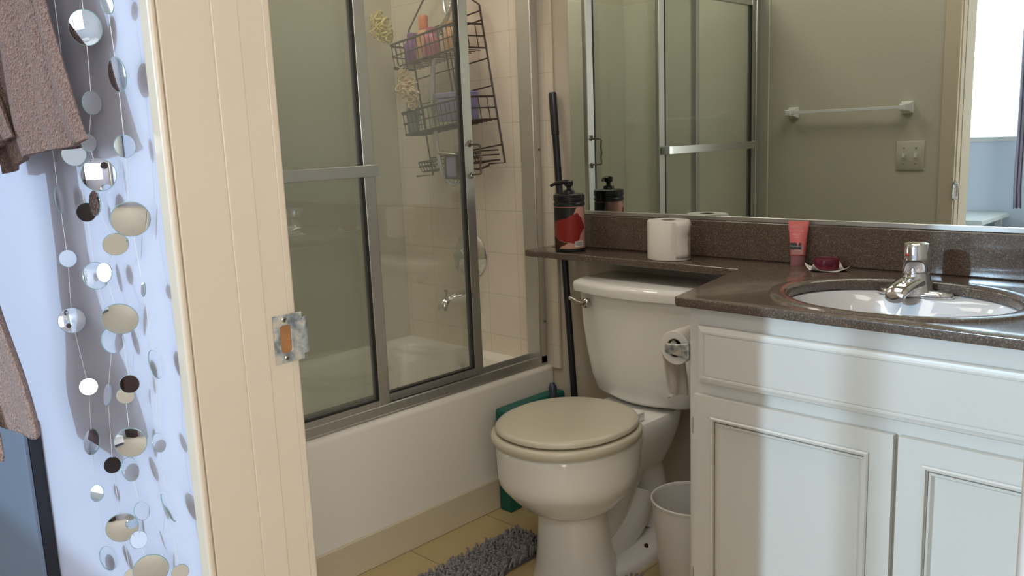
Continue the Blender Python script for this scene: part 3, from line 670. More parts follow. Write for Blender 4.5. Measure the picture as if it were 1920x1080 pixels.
# ================================================================== TOILET
def toilet():
    X = 0.455
    t = thing('toilet', 'white two-piece toilet with ivory seat closed beside the tub', 'toilet', (X, -0.40, 0))
    b = nb()
    cy = -0.465
    R = [sell(X, -0.445, .118, .120, .115, 0.0), sell(X, -0.445, .113, .116, .11, 0.02), sell(X, -0.45, .100, .104, .10, 0.08),
         sell(X, -0.455, .092, .096, .095, 0.16), sell(X, -0.458, .089, .093, .098, 0.198), sell(X, -0.458, .090, .094, .100, 0.203), sell(X, -0.460, .108, .114, .120, 0.207), sell(X, -0.462, .130, .139, .144, 0.226),
         sell(X, -0.465, .153, .166, .168, 0.255), sell(X, -0.467, .168, .186, .187, 0.280), sell(X, -0.468, .1735, .193, .200, 0.292), sell(X, -0.468, .1755, .196, .210, 0.312), sell(X, -0.468, .176, .197, .215, 0.345),
         sell(X, -0.468, .176, .198, .23, 0.38), sell(X, -0.468, .174, .197, .235, 0.394), sell(X, -0.468, .165, .188, .23, 0.400)]
    loft(b, R)
    # deck under the tank
    loft(b, [sell(X, -0.20, w, f, k, z, 40, 3.2) for w, f, k, z in ((.075, .20, .11, .245), (.095, .20, .13, .29), (.110, .20, .145, .34), (.118, .20, .150, .385), (.112, .20, .145, .398))])
    obj('bowl', b, 'china', t, angle=60)
    b = nb()
    # trapway: S-shaped swelling behind the pedestal, on a foot plate
    tube(b, spline([(X, -0.42, 0.10), (X, -0.33, 0.13), (X, -0.26, 0.22), (X, -0.20, 0.27), (X, -0.14, 0.20), (X, -0.12, 0.08), (X, -0.13, 0.03)], 6),
         [0.06]*3+[0.062]*6+[0.064]*10+[0.062]*10+[0.060]*8, 24)
    tube(b, spline([(X, -0.36, 0.03), (X, -0.30, 0.06), (X, -0.24, 0.10), (X, -0.20, 0.17)], 6), [0.075+0.0*i for i in range(19)], 20)
    loft(b, [sell(X, -0.27, w, f, k, z, 48, 2.8) for w, f, k, z in ((.128, .20, .17, 0.0), (.127, .199, .169, 0.018), (.118, .19, .16, 0.030), (.085, .16, .13, 0.040))])
    obj('trapway', b, 'china', t, angle=60)
    for s in (-1, 1):
        b = nb(); lathe(b, [(0.011, 0), (0.010, 0.004), (0.006, 0.006), (0.006, 0.014), (0.003, 0.016)], (X+s*0.098, -0.262, 0.028), 10); obj('floor_bolt', b, 'rust', t)
    # tank
    TX = 0.463
    def trow(w, yf, z, c, bow):
        out = []; n = 10; yb = -0.012
        x0, x1 = TX-w, TX+w
        for i in range(n+1):      # front, left to right, bowed
            k = i/n; out.append(Vector((x0+c+(x1-x0-2*c)*k, yf-bow*(1-(2*k-1)**2)+0.0, z)))
        for i in range(1, 5):
            a = -PI/2+PI/2*i/4; out.append(Vector((x1-c+c*math.cos(a), yf+c+c*math.sin(a), z)))
        out.append(Vector((x1-0.002, yb-0.02, z))); out.append(Vector((x1-0.02, yb, z))); out.append(Vector((x0+0.02, yb, z))); out.append(Vector((x0+0.002, yb-0.02, z)))
        for i in range(0, 4):
            a = PI+PI/2*i/4; out.append(Vector((x0+c+c*math.cos(a), yf+c+c*math.sin(a), z)))
        return out
    b = nb()
    loft(b, [trow(.125, -.135, .402, .05, .02), trow(.150, -.155, .408, .05, .024), trow(.168, -.170, .425, .045, .026), trow(.180, -.176, .47, .04, .028), trow(.190, -.180, .54, .035, .030), trow(.200, -.182, .62, .032, .030), trow(.205, -.184, .716, .03, .030)])
    tk = obj('tank', b, 'china', t, angle=60)
    b = nb()
    loft(b, [trow(.210, -.190, .716, .03, .030), trow(.219, -.197, .719, .03, .031), trow(.221, -.199, .738, .03, .031), trow(.218, -.196, .747, .03, .031), trow(.205, -.183, .753, .03, .028)])
    obj('tank_lid', b, 'china', t, angle=60)
    # seat and lid
    b = nb()
    so = [(1.0, .400), (1.0, .4005), (1.02, .405), (1.02, .418), (1.0, .423), (.95, .424)]
    loft(b, [sell(X, -.462, .181*f, .208*f, .185*f, z, 56, 2.15) for f, z in so]); obj('seat', b, 'seat', t, angle=50)
    b = nb()
    loft(b, [sell(X, -.460, .172*f, .199*f, .182*f, z, 56, 2.15) for f, z in ((.93, .4235), (.985, .4275), (1.01, .431), (1.01, .438), (.99, .4425), (.93, .445), (.6, .448), (.2, .449))]); obj('seat_cover', b, 'seat', t, angle=50)
    for s in (-1, 1):
        b = nb(); loft(b, [rrect(X+s*.070-.022, X+s*.070+.022, -.290, -.250, .008, z) for z in (.400, .418, .424)]); obj('seat_hinge', b, 'china', t, bevel=0.002)
    # flush lever
    b = nb(); c = Vector((TX-0.150, -0.205, 0.690))
    lathe(b, [(0.014, 0.004), (0.014, -0.006), (0.010, -0.011), (0.006, -0.012)], tuple(c), 20, 'y')
    tube(b, spline([c+Vector((0, -.012, 0)), c+Vector((-.016, -.016, .001)), c+Vector((-.034, -.016, .008)), c+Vector((-.052, -.013, .012))], 4), [0.006]*5+[0.0065]*4+[0.007]*3+[0.004], 10)
    obj('flush_lever', b, 'nickel', t)
toilet()

# ================================================================== THINGS ON THE LEDGE AND COUNTER
def soap():
    x, y = 0.172, -0.104; z = ZC
    t = thing('soap_pump_bottle', 'dark red and blush pump soap bottle with black collar on ledge', 'bottle', (x, y, z))
    b = nb(); lathe(b, [(0.040, 0.0), (0.0455, 0.004), (0.0465, 0.012), (0.0465, 0.125), (0.045, 0.135), (0.042, 0.140)], (x, y, z), 48)
    bb = obj('bottle_body', b, 'blush', t)
    b = nb(); lathe(b, [(0.0440, 0.001), (0.0468, 0.004), (0.0468, 0.011)], (x, y, z), 40, cap=False); obj('base_band', b, 'ink', t)
    av = math.atan2(CAM.y-y, CAM.x-x)
    def blob(name, top, bot, r, m):
        # patch between two wavy edges given over the angle (0 = towards the doorway), heights in mm
        b = nb(); R = []; n = 60; a0, a1 = top[0][0], top[-1][0]
        def f(c, a):
            for (p, u), (q, v) in zip(c, c[1:]):
                if p <= a <= q: k = (a-p)/(q-p); k = k*k*(3-2*k); return u+(v-u)*k
            return c[-1][1]
        for i in range(n+1):
            a = a0+(a1-a0)*i/n; A = av+a; h0, h1 = f(bot, a), f(top, a)
            R.append([Vector((x+r*math.cos(A), y+r*math.sin(A), z+h/1000)) for h in [h0+(h1-h0)*k/4 for k in range(5)]])
        loft(b, R, False, False, closed=False); obj(name, b, m, bb)
    blob('black_wave', [(-4.25, 134), (-1.0, 134), (0.05, 134), (0.5, 134)], [(-4.25, 134-8), (-4.0, 60), (-3.3, 5), (-2.6, 6), (-1.35, 10), (-0.95, 95), (-0.3, 100), (0.2, 112), (0.5, 133.5)], 0.04665, 'ink')
    blob('red_wave', [(-1.45, 60), (-1.2, 90), (-0.95, 96), (-0.3, 101), (0.2, 113), (0.5, 118), (0.8, 104), (1.05, 85), (1.25, 70)], [(-1.45, 59), (-1.2, 48), (-0.7, 36), (-0.1, 30), (0.35, 26), (0.6, 36), (0.8, 56), (1.0, 66), (1.25, 69)], 0.0467, 'redlab')
    blob('brown_wave', [(-1.45, 58), (-1.2, 47), (-0.7, 35), (-0.25, 30), (-0.12, 28)], [(-1.45, 5), (-1.2, 6), (-0.9, 9), (-0.5, 20), (-0.12, 27.5)], 0.04665, 'rust')
    b = nb(); pr = [(0.043, 0.136), (0.0475, 0.138), (0.0475, 0.146), (0.0455, 0.148), (0.0455, 0.152), (0.0475, 0.154), (0.0475, 0.170), (0.044, 0.173), (0.018, 0.174), (0.016, 0.183), (0.009, 0.185), (0.007, 0.187), (0.007, 0.198), (0.004, 0.199)]
    lathe(b, pr, (x, y, z), 40); obj('collar', b, 'black', t)
    b = nb(); lathe(b, [(0.006, 0.193), (0.013, 0.197), (0.014, 0.205), (0.014, 0.210), (0.009, 0.213)], (x, y, z), 20)
    d = Vector((-0.85, -0.53, 0)).normalized(); c = Vector((x, y, z+0.206))
    tube(b, spline([c-d*0.012, c+d*0.018+Vector((0, 0, 0.002)), c+d*0.044+Vector((0, 0, -0.003)), c+d*0.056+Vector((0, 0, -0.009))], 4), [0.008]*4+[0.0065]*4+[0.005]*4+[0.0035], 10)
    obj('pump_head', b, 'black', t)
    # barcode, bent round the body facing the room
    vd = (CAM-Vector((x, y, z))); a0 = math.atan2(vd.y, vd.x)+0.45
    def patch(a, b_, z0, z1, r, bm):
        n = 4; R = []
        for i in range(n+1):
            q = a+(b_-a)*i/n; R.append([Vector((x+r*math.cos(q), y+r*math.sin(q), z+z0)), Vector((x+r*math.cos(q), y+r*math.sin(q), z+z1))])
        for p, q in zip(R, R[1:]):
            v = [bm.verts.new(k) for k in (p[0], q[0], q[1], p[1])]; bm.faces.new(v)
    b = nb(); patch(a0-0.15, a0+0.52, 0.016, 0.033, 0.0470, b); bc = obj('barcode_label', b, 'white', t)
    b = nb()
    for k in range(11):
        s = a0-0.10+k*0.052; patch(s, s+random.choice((0.016, 0.028)), 0.019, 0.031, 0.0472, b)
    obj('barcode_bars', b, 'ink', bc)
soap()
def tp_roll():
    x, y, z = 0.528, -0.105, ZC
    t = thing('toilet_paper_roll', 'full white toilet paper roll standing on the ledge', 'toilet paper', (x, y, z))
    b = nb(); r = 0.062; h = 0.108
    rings = []
    for k, rr in ((0, r-.003), (0.002, r), (h-0.003, r), (h, r-0.003)):
        rings.append([Vector((x+rr*math.cos(2*PI*i/56), y+rr*math.sin(2*PI*i/56)*0.8, z+k)) for i in range(56)])
    for rr, k in ((0.023, h), (0.022, h-0.002), (0.022, 0.03)):
        rings.append([Vector((x+rr*math.cos(2*PI*i/56), y+rr*math.sin(2*PI*i/56)*0.8, z+k)) for i in range(56)])
    loft(b, rings); obj('paper', b, 'paper', t)
    b = nb(); rings = []
    for rr, k in ((0.0215, 0.028), (0.0215, h-0.001), (0.0200, h-0.001), (0.0200, 0.031)):
        rings.append([Vector((x+rr*math.cos(2*PI*i/40), y+rr*math.sin(2*PI*i/40)*0.8, z+k)) for i in range(40)])
    loft(b, rings); obj('core', b, 'card', t)
    # loose end at the right
    b = nb(); rows = []
    for k in range(9):
        zz = z+0.006+k*0.0125; off = 0.001+0.0015*math.sin(k*1.1)+(0.0035 if k > 5 else 0)
        rows.append([Vector((x+(r+0.0006)*math.cos(a)+o_*0.9, y+(r*0.8+0.0006)*math.sin(a), zz)) for a, o_ in ((-0.75, 0), (-0.45, off*.3), (-0.18, off), (0.10, off*1.25))])
    loft(b, rows, False, False, closed=False); o = obj('loose_sheet', b, 'paper', t); so = o.modifiers.new('s', 'SOLIDIFY'); so.thickness = 0.0008
tp_roll()
def pinktube():
    x, y, z = 0.874, -0.046, ZC
    t = thing('cleanser_tube', 'coral pink cosmetics tube standing on its cap by the backsplash', 'cosmetics tube', (x, y, z))
    rot = math.radians(22)   # turned a little towards the doorway
    u = Vector((math.cos(rot), math.sin(rot), 0)); w = Vector((-math.sin(rot), math.cos(rot), 0)); c = Vector((x, y, z)); HS = 0.87
    def rg(a, bb, h, n=32, lean=0): return [c+u*(a*math.cos(2*PI*i/n))+w*(bb*math.sin(2*PI*i/n)+lean)+Vector((0, 0, h*HS)) for i in range(n)]
    b = nb(); loft(b, [rg(.0175, .0155, 0), rg(.018, .016, .002), rg(.0175, .016, .030), rg(.016, .015, .031)]); obj('cap', b, 'mauve', t)
    b = nb(); loft(b, [rg(.0185, .016, .031), rg(.0190, .016, .036), rg(.0200, .0140, .060, lean=.002), rg(.0225, .0085, .095, lean=.005), rg(.0250, .0030, .118, lean=.009), rg(.0255, .0012, .128, lean=.010)]); tb = obj('tube_body', b, 'pink', t)
    def on(h, du, dep=0.0): 
        lean = .010*(h-.031)/.1; half = max(.0012, .016*(1-(h-.036)/.095)); return c+u*du+w*(lean-half-0.0007-dep)+Vector((0, 0, h*HS))
    rotm = Matrix((u, Vector((0, 0, 1)), -w)).transposed().to_euler()
    til = rotm
    b = nb(); 
    def plate(h0, h1, a, bb, dep):
        v = [b.verts.new(on(h0, a, dep)), b.verts.new(on(h0, bb, dep)), b.verts.new(on(h1, bb, dep)), b.verts.new(on(h1, a, dep))]; b.faces.new(v)
    plate(.0345, .060, -.014, .014, .0008); obj('lower_label', b, 'mauve', tb, smooth=False)
    b = nb(); plate(.050, .068, -.0185, .008, .0022); lb = obj('black_label', b, 'ink', tb, smooth=False)
    text('lettering', 'Neutrogena', 0.0052, on(.0590, -.0050, .0034), til, 'text_white', lb)
    text('lettering', 'Oil-Free', 0.0085, on(.112, -.004, .0016), til, 'text_light', tb)
    text('lettering', 'Acne Wash', 0.0068, on(.101, -.004, .0022), til, 'text_light', tb)
    for h, a, bb in ((.0925, -.014, .006), (.0895, -.014, .004), (.082, -.012, .002), (.0470, -.008, .008)):
        b = nb(); v = [b.verts.new(on(h, a, .003)), b.verts.new(on(h, bb, .003)), b.verts.new(on(h+.0008, bb, .003)), b.verts.new(on(h+.0008, a, .003))]; b.faces.new(v)
        obj('print_line', b, 'text_light', tb, smooth=False)
pinktube()
def tin():
    x, y, z = 0.962, -0.075, ZC
    # crumpled tissue square
    b = nb(); n = 18; rows = []
    for i in range(n+1):
        r = []
        for j in range(n+1):
            u, v = i/n*2-1, j/n*2-1
            a = math.radians(38); sx = 0.042
            X = (u*math.cos(a)-v*math.sin(a))*sx; Y = (u*math.sin(a)+v*math.cos(a))*sx
            d = max(abs(u), abs(v)); corner = (abs(u)*abs(v))**3
            zz = 0.0012+0.020*corner*(1 if (u*v > 0) else 0.55)+0.004*max(0, d-.7)*(1+math.sin(6*u+3*v))
            r.append(Vector((x+X, min(y+Y, -0.026), z+zz)))
        rows.append(r)
    loft(b, rows, False, False, closed=False)
    o = obj('tissue', b, 'paper'); so = o.modifiers.new('s', 'SOLIDIFY'); so.thickness = 0.0008; so.offset = 1
    tag(o, 'crumpled white tissue under the maroon jar on the counter', 'tissue')
    t = thing('cosmetics_jar', 'small round maroon jar on a white tissue beside the tap', 'jar', (x, y, z+0.003))
    b = nb(); lathe(b, [(0.027, 0.0025), (0.0285, 0.004), (0.0285, 0.012), (0.0285, 0.0135)], (x, y, z), 36); obj('jar_body', b, 'maroon', t)
    b = nb(); lathe(b, [(0.0292, 0.0135), (0.0295, 0.015), (0.0295, 0.0265), (0.0285, 0.0285), (0.0265, 0.029), (0.025, 0.0278)], (x, y, z), 36); obj('lid', b, 'maroon', t)
tin()

# ================================================================== TP HOLDER on the cabinet side
def tp_holder():
    t = thing('toilet_paper_holder', 'chrome paper holder bracket on the side of the vanity', 'paper holder', (CX, -0.485, 0.70))
    x, z = 0.829, 0.700; ya, yb = -0.541, -0.425
    for y in (ya, yb):
        b = nb(); rings = []
        for k, h in ((CX-0.001, .020), (CX-0.010, .018), (x+0.012, .013), (x-0.014, .012), (x-0.018, .009)):
            rings.append([Vector((k, y-.005, z-h)), Vector((k, y+.005, z-h)), Vector((k, y+.005, z+h*.9)), Vector((k, y-.005, z+h*.9))])
        loft(b, rings); obj('bracket', b, 'strike', t, bevel=0.002)
    b = nb(); tube(b, [(x, ya+.004, z+.010), (x, yb-.004, z+.010)], 0.008, 14); obj('roller', b, 'chrome', t)
    r = thing('toilet_paper_roll', 'half used paper roll on the holder beside the vanity', 'toilet paper', (x, -0.483, z))
    b = nb(); c = (x, -0.483, z); R = 0.0375
    pr = [(0.021, -0.050), (R-0.001, -0.050), (R, -0.049), (R, 0.049), (R-.001, 0.050), (0.021, 0.050), (0.0205, 0.048), (0.0205, -0.048), (0.021, -0.050)]
    lathe(b, pr, c, 40, 'y', cap=False); obj('paper', b, 'paper', r)
    b = nb(); lathe(b, [(0.0200, -0.050), (0.0200, 0.050), (0.0190, 0.050), (0.0190, -0.050), (0.0200, -0.050)], c, 30, 'y', cap=False); obj('core', b, 'card', r)
    b = nb(); rows = []
    for k in range(14):
        s = k/13
        xx = x-R-0.0008+0.012*math.sin(s*1.4)*s; zz = z+0.004-0.140*s
        rows.append([Vector((xx+0.004*math.sin(j*1.3+k*.4)*s, -0.531+0.096*j/8*(1-.25*s)+0.020*s, zz-(0.022*(1-j/8)*-1 if k == 13 else 0))) for j in range(9)])
    loft(b, rows, False, False, closed=False); o = obj('hanging_sheet', b, 'paper', r); so = o.modifiers.new('s', 'SOLIDIFY'); so.thickness = 0.0006
tp_holder()

# ================================================================== FLOOR THINGS
def bin_():
    x, y = 0.757, -0.352; h = 0.27; r = 0.102
    t = thing('waste_bin', 'small white plastic waste bin between toilet and vanity', 'waste bin', (x, y, 0))
    b = nb()
    lathe(b, [(r*.70, 0.0), (r*.72, 0.003), (r*.965, h-0.012), (r*.965, h-0.006)], (x, y, 0), 48, cap=False)
    lathe(b, [(0.001, 0.0), (r*.70, 0.0)], (x, y, 0), 48, cap=False)
    lathe(b, [(r*.94, h-0.006), (r*.69, 0.006), (0.001, 0.005)], (x, y, 0), 48, cap=False)
    obj('bucket', b, 'binm', t)
    b = nb(); lathe(b, [(r*.945, h-0.008), (r*.975, h-0.010), (r, h-0.006), (r, h-0.002), (r*.98, h), (r*.955, h-0.001), (r*.94, h-0.006)], (x, y, 0), 48, cap=False); obj('rolled_rim', b, 'binm', t)
bin_()
def stool():
    t = thing('step_stool', 'teal plastic folding stool leaning against the tub behind the toilet', 'step stool', (0.06, -0.16, 0))
    b = nb(); box(b, 0.012, 0.064, -0.302, -0.020, 0.275, 0.338)
    obj('top_panel', b, 'teal', t, bevel=0.010, seg=3)
    b = nb()
    for y0, y1 in ((-0.290, -0.240), (-0.070, -0.030)):
        b2 = nb(); box(b2, 0.016, 0.060, y0, y1, 0.0, 0.272); box(b2, 0.012, 0.060, y0-0.004, y0+0.004, 0.0, 0.272); box(b2, 0.012, 0.060, y1-0.004, y1+0.004, 0.0, 0.272)
        obj('leg', b2, 'teal', t, bevel=0.003)
    b = nb(); box(b, 0.020, 0.050, -0.240, -0.070, 0.09, 0.275); obj('inner_panel', b, 'teal', t, bevel=0.004)
stool()
def broom():
    t = thing('broom', 'black pole broom leaning in the corner behind the toilet', 'broom', (0.16, -0.06, 0))
    a = Vector((0.044, -0.020, 1.300)); c = Vector((0.152, -0.062, 0.075)); d = (c-a).normalized()
    b = nb(); tube(b, [a, a+d*.004, a+d*0.13, a+d*0.131, c], [.010, .0125, .0125, .0108, .0108], 14); obj('handle', b, 'pole', t)
    b = nb(); loft(b, [rrect(c.x-w, c.x+w, c.y-s, c.y+s, s*.6, z) for w, s, z in ((.075, .018, .055), (.072, .020, .075), (.030, .018, .110), (.016, .014, .125))]); obj('head', b, 'navy', t)
    b = nb()
    for k in range(26):
        x = c.x-.07+k*.0056
        for s in (-.012, 0, .012): tube(b, [(x, c.y+s, .058), (x*1.0+(x-c.x)*.15, c.y+s*1.4, .002)], .0016, 4)
    obj('bristles', b, 'ink', t)
    t = thing('toilet_brush', 'dark blue brush handle poking up between stool and broom', 'brush', (0.115, -0.125, 0))
    b = nb(); tube(b, spline([(0.118, -0.128, 0.10), (0.106, -0.120, 0.22), (0.090, -0.110, 0.335), (0.078, -0.102, 0.385)], 5), [.008]*5+[.010]*4+[.014]*5+[.010, .006], 12); obj('handle', b, 'navy', t)
    b = nb(); lathe(b, [(0.040, 0), (0.042, 0.004), (0.036, 0.11), (0.030, 0.115)], (0.118, -0.128, 0), 24); obj('holder_cup', b, 'navy', t)
broom()
def rug():
    t = thing('bath_mat', 'grey shaggy contour mat around the foot of the toilet', 'rug', (0.43, -0.66, 0))
    X0, X1, Y0, Y1 = 0.172, 0.648, -0.95, -0.385
    cx, rx, cut = 0.455, 0.142, -0.56
    def inside(x, y, e=0.0):
        if not (X0+e < x < X1-e and Y0+e < y < Y1-e): return False
        if abs(x-cx) < rx+e and y > cut-e+0: 
            return False
        if (x-cx)**2/(rx+e)**2+(y-cut)**2/(0.09+e)**2 < 1: return False
        return True
    out = []
    out += [(X0, Y0), (X1, Y0), (X1, Y1), (cx+rx, Y1)]
    for i in range(13):
        a = -PI*i/12; out.append((cx+rx*math.cos(a), cut+0.09*math.sin(a)))
    out += [(cx-rx, Y1), (X0, Y1)]
    curve_mesh('backing', [out], 0.0005, 0.008, 'rugbase', t, 0.001)
    b = nb(); k = 0
    rnd = random.Random(3)
    # dense near what the photo sees, regular spacing elsewhere
    y = Y0+0.006
    while y < Y1:
        x = X0+0.004
        while x < X1:
            xx, yy = x+rnd.uniform(-.003, .003), y+rnd.uniform(-.003, .003)
            if inside(xx, yy, 0.002):
                a = rnd.uniform(0, 2*PI); h = rnd.uniform(.018, .030); l = rnd.uniform(.002, .014)
                dx, dy = math.cos(a)*l, math.sin(a)*l
                r = rnd.uniform(.0028, .0040)
                tube(b, [(xx, yy, .006), (xx+dx*.35, yy+dy*.35, .006+h*.55), (xx+dx*.8, yy+dy*.8, .006+h*.95), (xx+dx*1.1, yy+dy*1.1, .006+h*.98)], [r*.8, r, r*1.05, r*.5], 5)
            x += 0.0085
        y += 0.0085
    o = obj('pile', b, 'rug', t); o['kind'] = 'stuff'
rug()

# ================================================================== FRONT WALL THINGS (seen in the mirror)
def frontwall():
    t = thing('towel_bar', 'empty white ceramic towel bar on the wall opposite the mirror', 'towel bar', (0.37, -D, 1.22))
    y = -D
    for x in (0.135, 0.602):
        b = nb(); loft(b, [[Vector((x+sx*w, y+d, 1.222+sz*w)) for sx, sz in ((-1, -1), (1, -1), (1, 1), (-1, 1))] for d, w in ((0.0, .024), (.008, .022), (.030, .013), (.055, .013), (.062, .010))]); obj('post', b, 'white', t, bevel=0.002)
    b = nb(); box(b, 0.140, 0.600, y+.040, y+.052, 1.216, 1.228); obj('bar', b, 'white', t, bevel=0.001)
    t = thing('light_switch', 'double light switch plate on the wall beside the doorway', 'light switch', (0.62, -D, 1.03))
    b = nb(); loft(b, [[Vector((0.620+sx*(.053-e), y+d, 1.035+sz*(.056-e))) for sx, sz in ((-1, -1), (1, -1), (1, 1), (-1, 1))] for d, e in ((0, 0), (.004, 0), (.006, .003))]); p = obj('cover_plate', b, 'paint', t)
    for x in (.597, .643):
        b = nb(); box(b, x-.004, x+.004, y+.005, y+.016, 1.028, 1.044); obj('toggle', b, 'white', p, bevel=0.001)
        for z in (1.035+.030, 1.035-.030):
            b = nb(); lathe(b, [(.003, .005), (.003, .0075), (.002, .008)], (x, y, z), 10, 'y'); obj('screw', b, 'nickel', p)
frontwall()

# ================================================================== BEDROOM SIDE
def pix(px, py, y):
    """point where the sight line through a photo position meets the plane y"""
    d = F_+R_*((px-960)/FPX)+U_*((540-py)/FPX); return CAM+d*((y-CAM.y)/d.y)
def garlands():
    G = 'mirror disc garlands on the bedroom wall'
    strands = [
        ('mirror disc garland nearest the towels, its discs widely spaced', -1.616,
         [(111, 374, 13, 52), (127, 485, 30, 33), (135, 601, 47, 48), (166, 725, 32, 32), (172, 828, 25, 49), (182, 925, 21, 31), (203, 1047, 23, 47)]),
        ('mirror disc garland second from the towels, topped by a dark disc', -1.617,
         [(139, 288, 43, 46), (162, 398, 35, 36), (180, 517, 46, 52), (211, 638, 38, 50), (202, 740, 11, 42), (211, 872, 30, 31), (229, 989, 57, 51), (245, 1078, 22, 20)]),
        ('mirror disc garland with a large white disc at the top', -1.619,
         [(160, 52, 57, 66), (172, 193, 33, 43), (166, 268, 26, 34), (185, 328, 62, 62), (178, 381, 19, 48), (217, 458, 46, 40), (196, 511, 25, 37), (225, 598, 65, 57), (243, 720, 35, 34), (235, 742, 32, 29), (245, 830, 58, 54), (244, 880, 27, 46), (266, 958, 26, 35), (260, 1012, 30, 33), (283, 1068, 64, 52)]),
        ('mirror disc garland closest to the cream door frame', -1.618,
         [(201, 8, 22, 36), (220, 140, 30, 65), (234, 274, 37, 43), (245, 411, 70, 64), (269, 543, 6, 27), (291, 683, 18, 56), (298, 830, 21, 37), (316, 952, 5, 58), (338, 1073, 32, 27)]),
    ]
    rnd = random.Random(11)
    for label, y, discs in strands:
        pts = [pix(d[0], d[1], y) for d in discs]
        t = thing('mirror_garland', label, 'garland', (pts[0].x, y, 0.45), G)
        order = sorted([(p, max(d[2], d[3])/2*(p-CAM).dot(F_)/FPX) for d, p in zip(discs, pts)], key=lambda e: -e[0].z)
        chain = [(order[0][0]+Vector((0, 0, 0.40)), 0.0)]+order+[(order[-1][0]-Vector((0, 0, 0.12)), 0.0)]
        for (p, r0), (q, r1) in zip(chain, chain[1:]):
            l = (q-p).length
            if l > r0+r1+0.004: d = (q-p)/l; b = nb(); tube(b, [p+d*r0, q-d*r1], 0.0005, 5); obj('string', b, 'string', t)
        for (px, py, w, h), c in zip(discs, pts):
            dist = (c-CAM).dot(F_); R = max(w, h)/2*dist/FPX
            v = (CAM-c).normalized(); k = min(1, min(w, h)/max(w, h)); k = min(k, 0.97)
            n = Matrix.Rotation(math.acos(k)*rnd.choice((-1, 1)) if w < h else rnd.uniform(-.2, .2), 3, 'Z') @ v
            if w > h: n = Matrix.Rotation(math.acos(k), 3, R_) @ n
            e = n.cross(Vector((0, 0, 1))).normalized(); g = n.cross(e).normalized(); th = 0.0008
            b = nb(); N = 40
            rings = [[c+e*(rr*math.cos(2*PI*i/N))+g*(rr*math.sin(2*PI*i/N))+n*hh for i in range(N)] for rr, hh in ((R*.965, -th), (R, -th*.6), (R, th*.6), (R*.965, th))]
            Rg = [[b.verts.new(p) for p in r] for r in rings]
            for a, q in zip(Rg, Rg[1:]):
                for i in range(N): f = b.faces.new((a[i], a[(i+1) % N], q[(i+1) % N], q[i])); f.material_index = 1
            b.faces.new(Rg[0][::-1]); b.faces.new(Rg[-1])
            obj('mirror_disc', b, ['discm', 'discedge'], t, angle=25)
garlands()
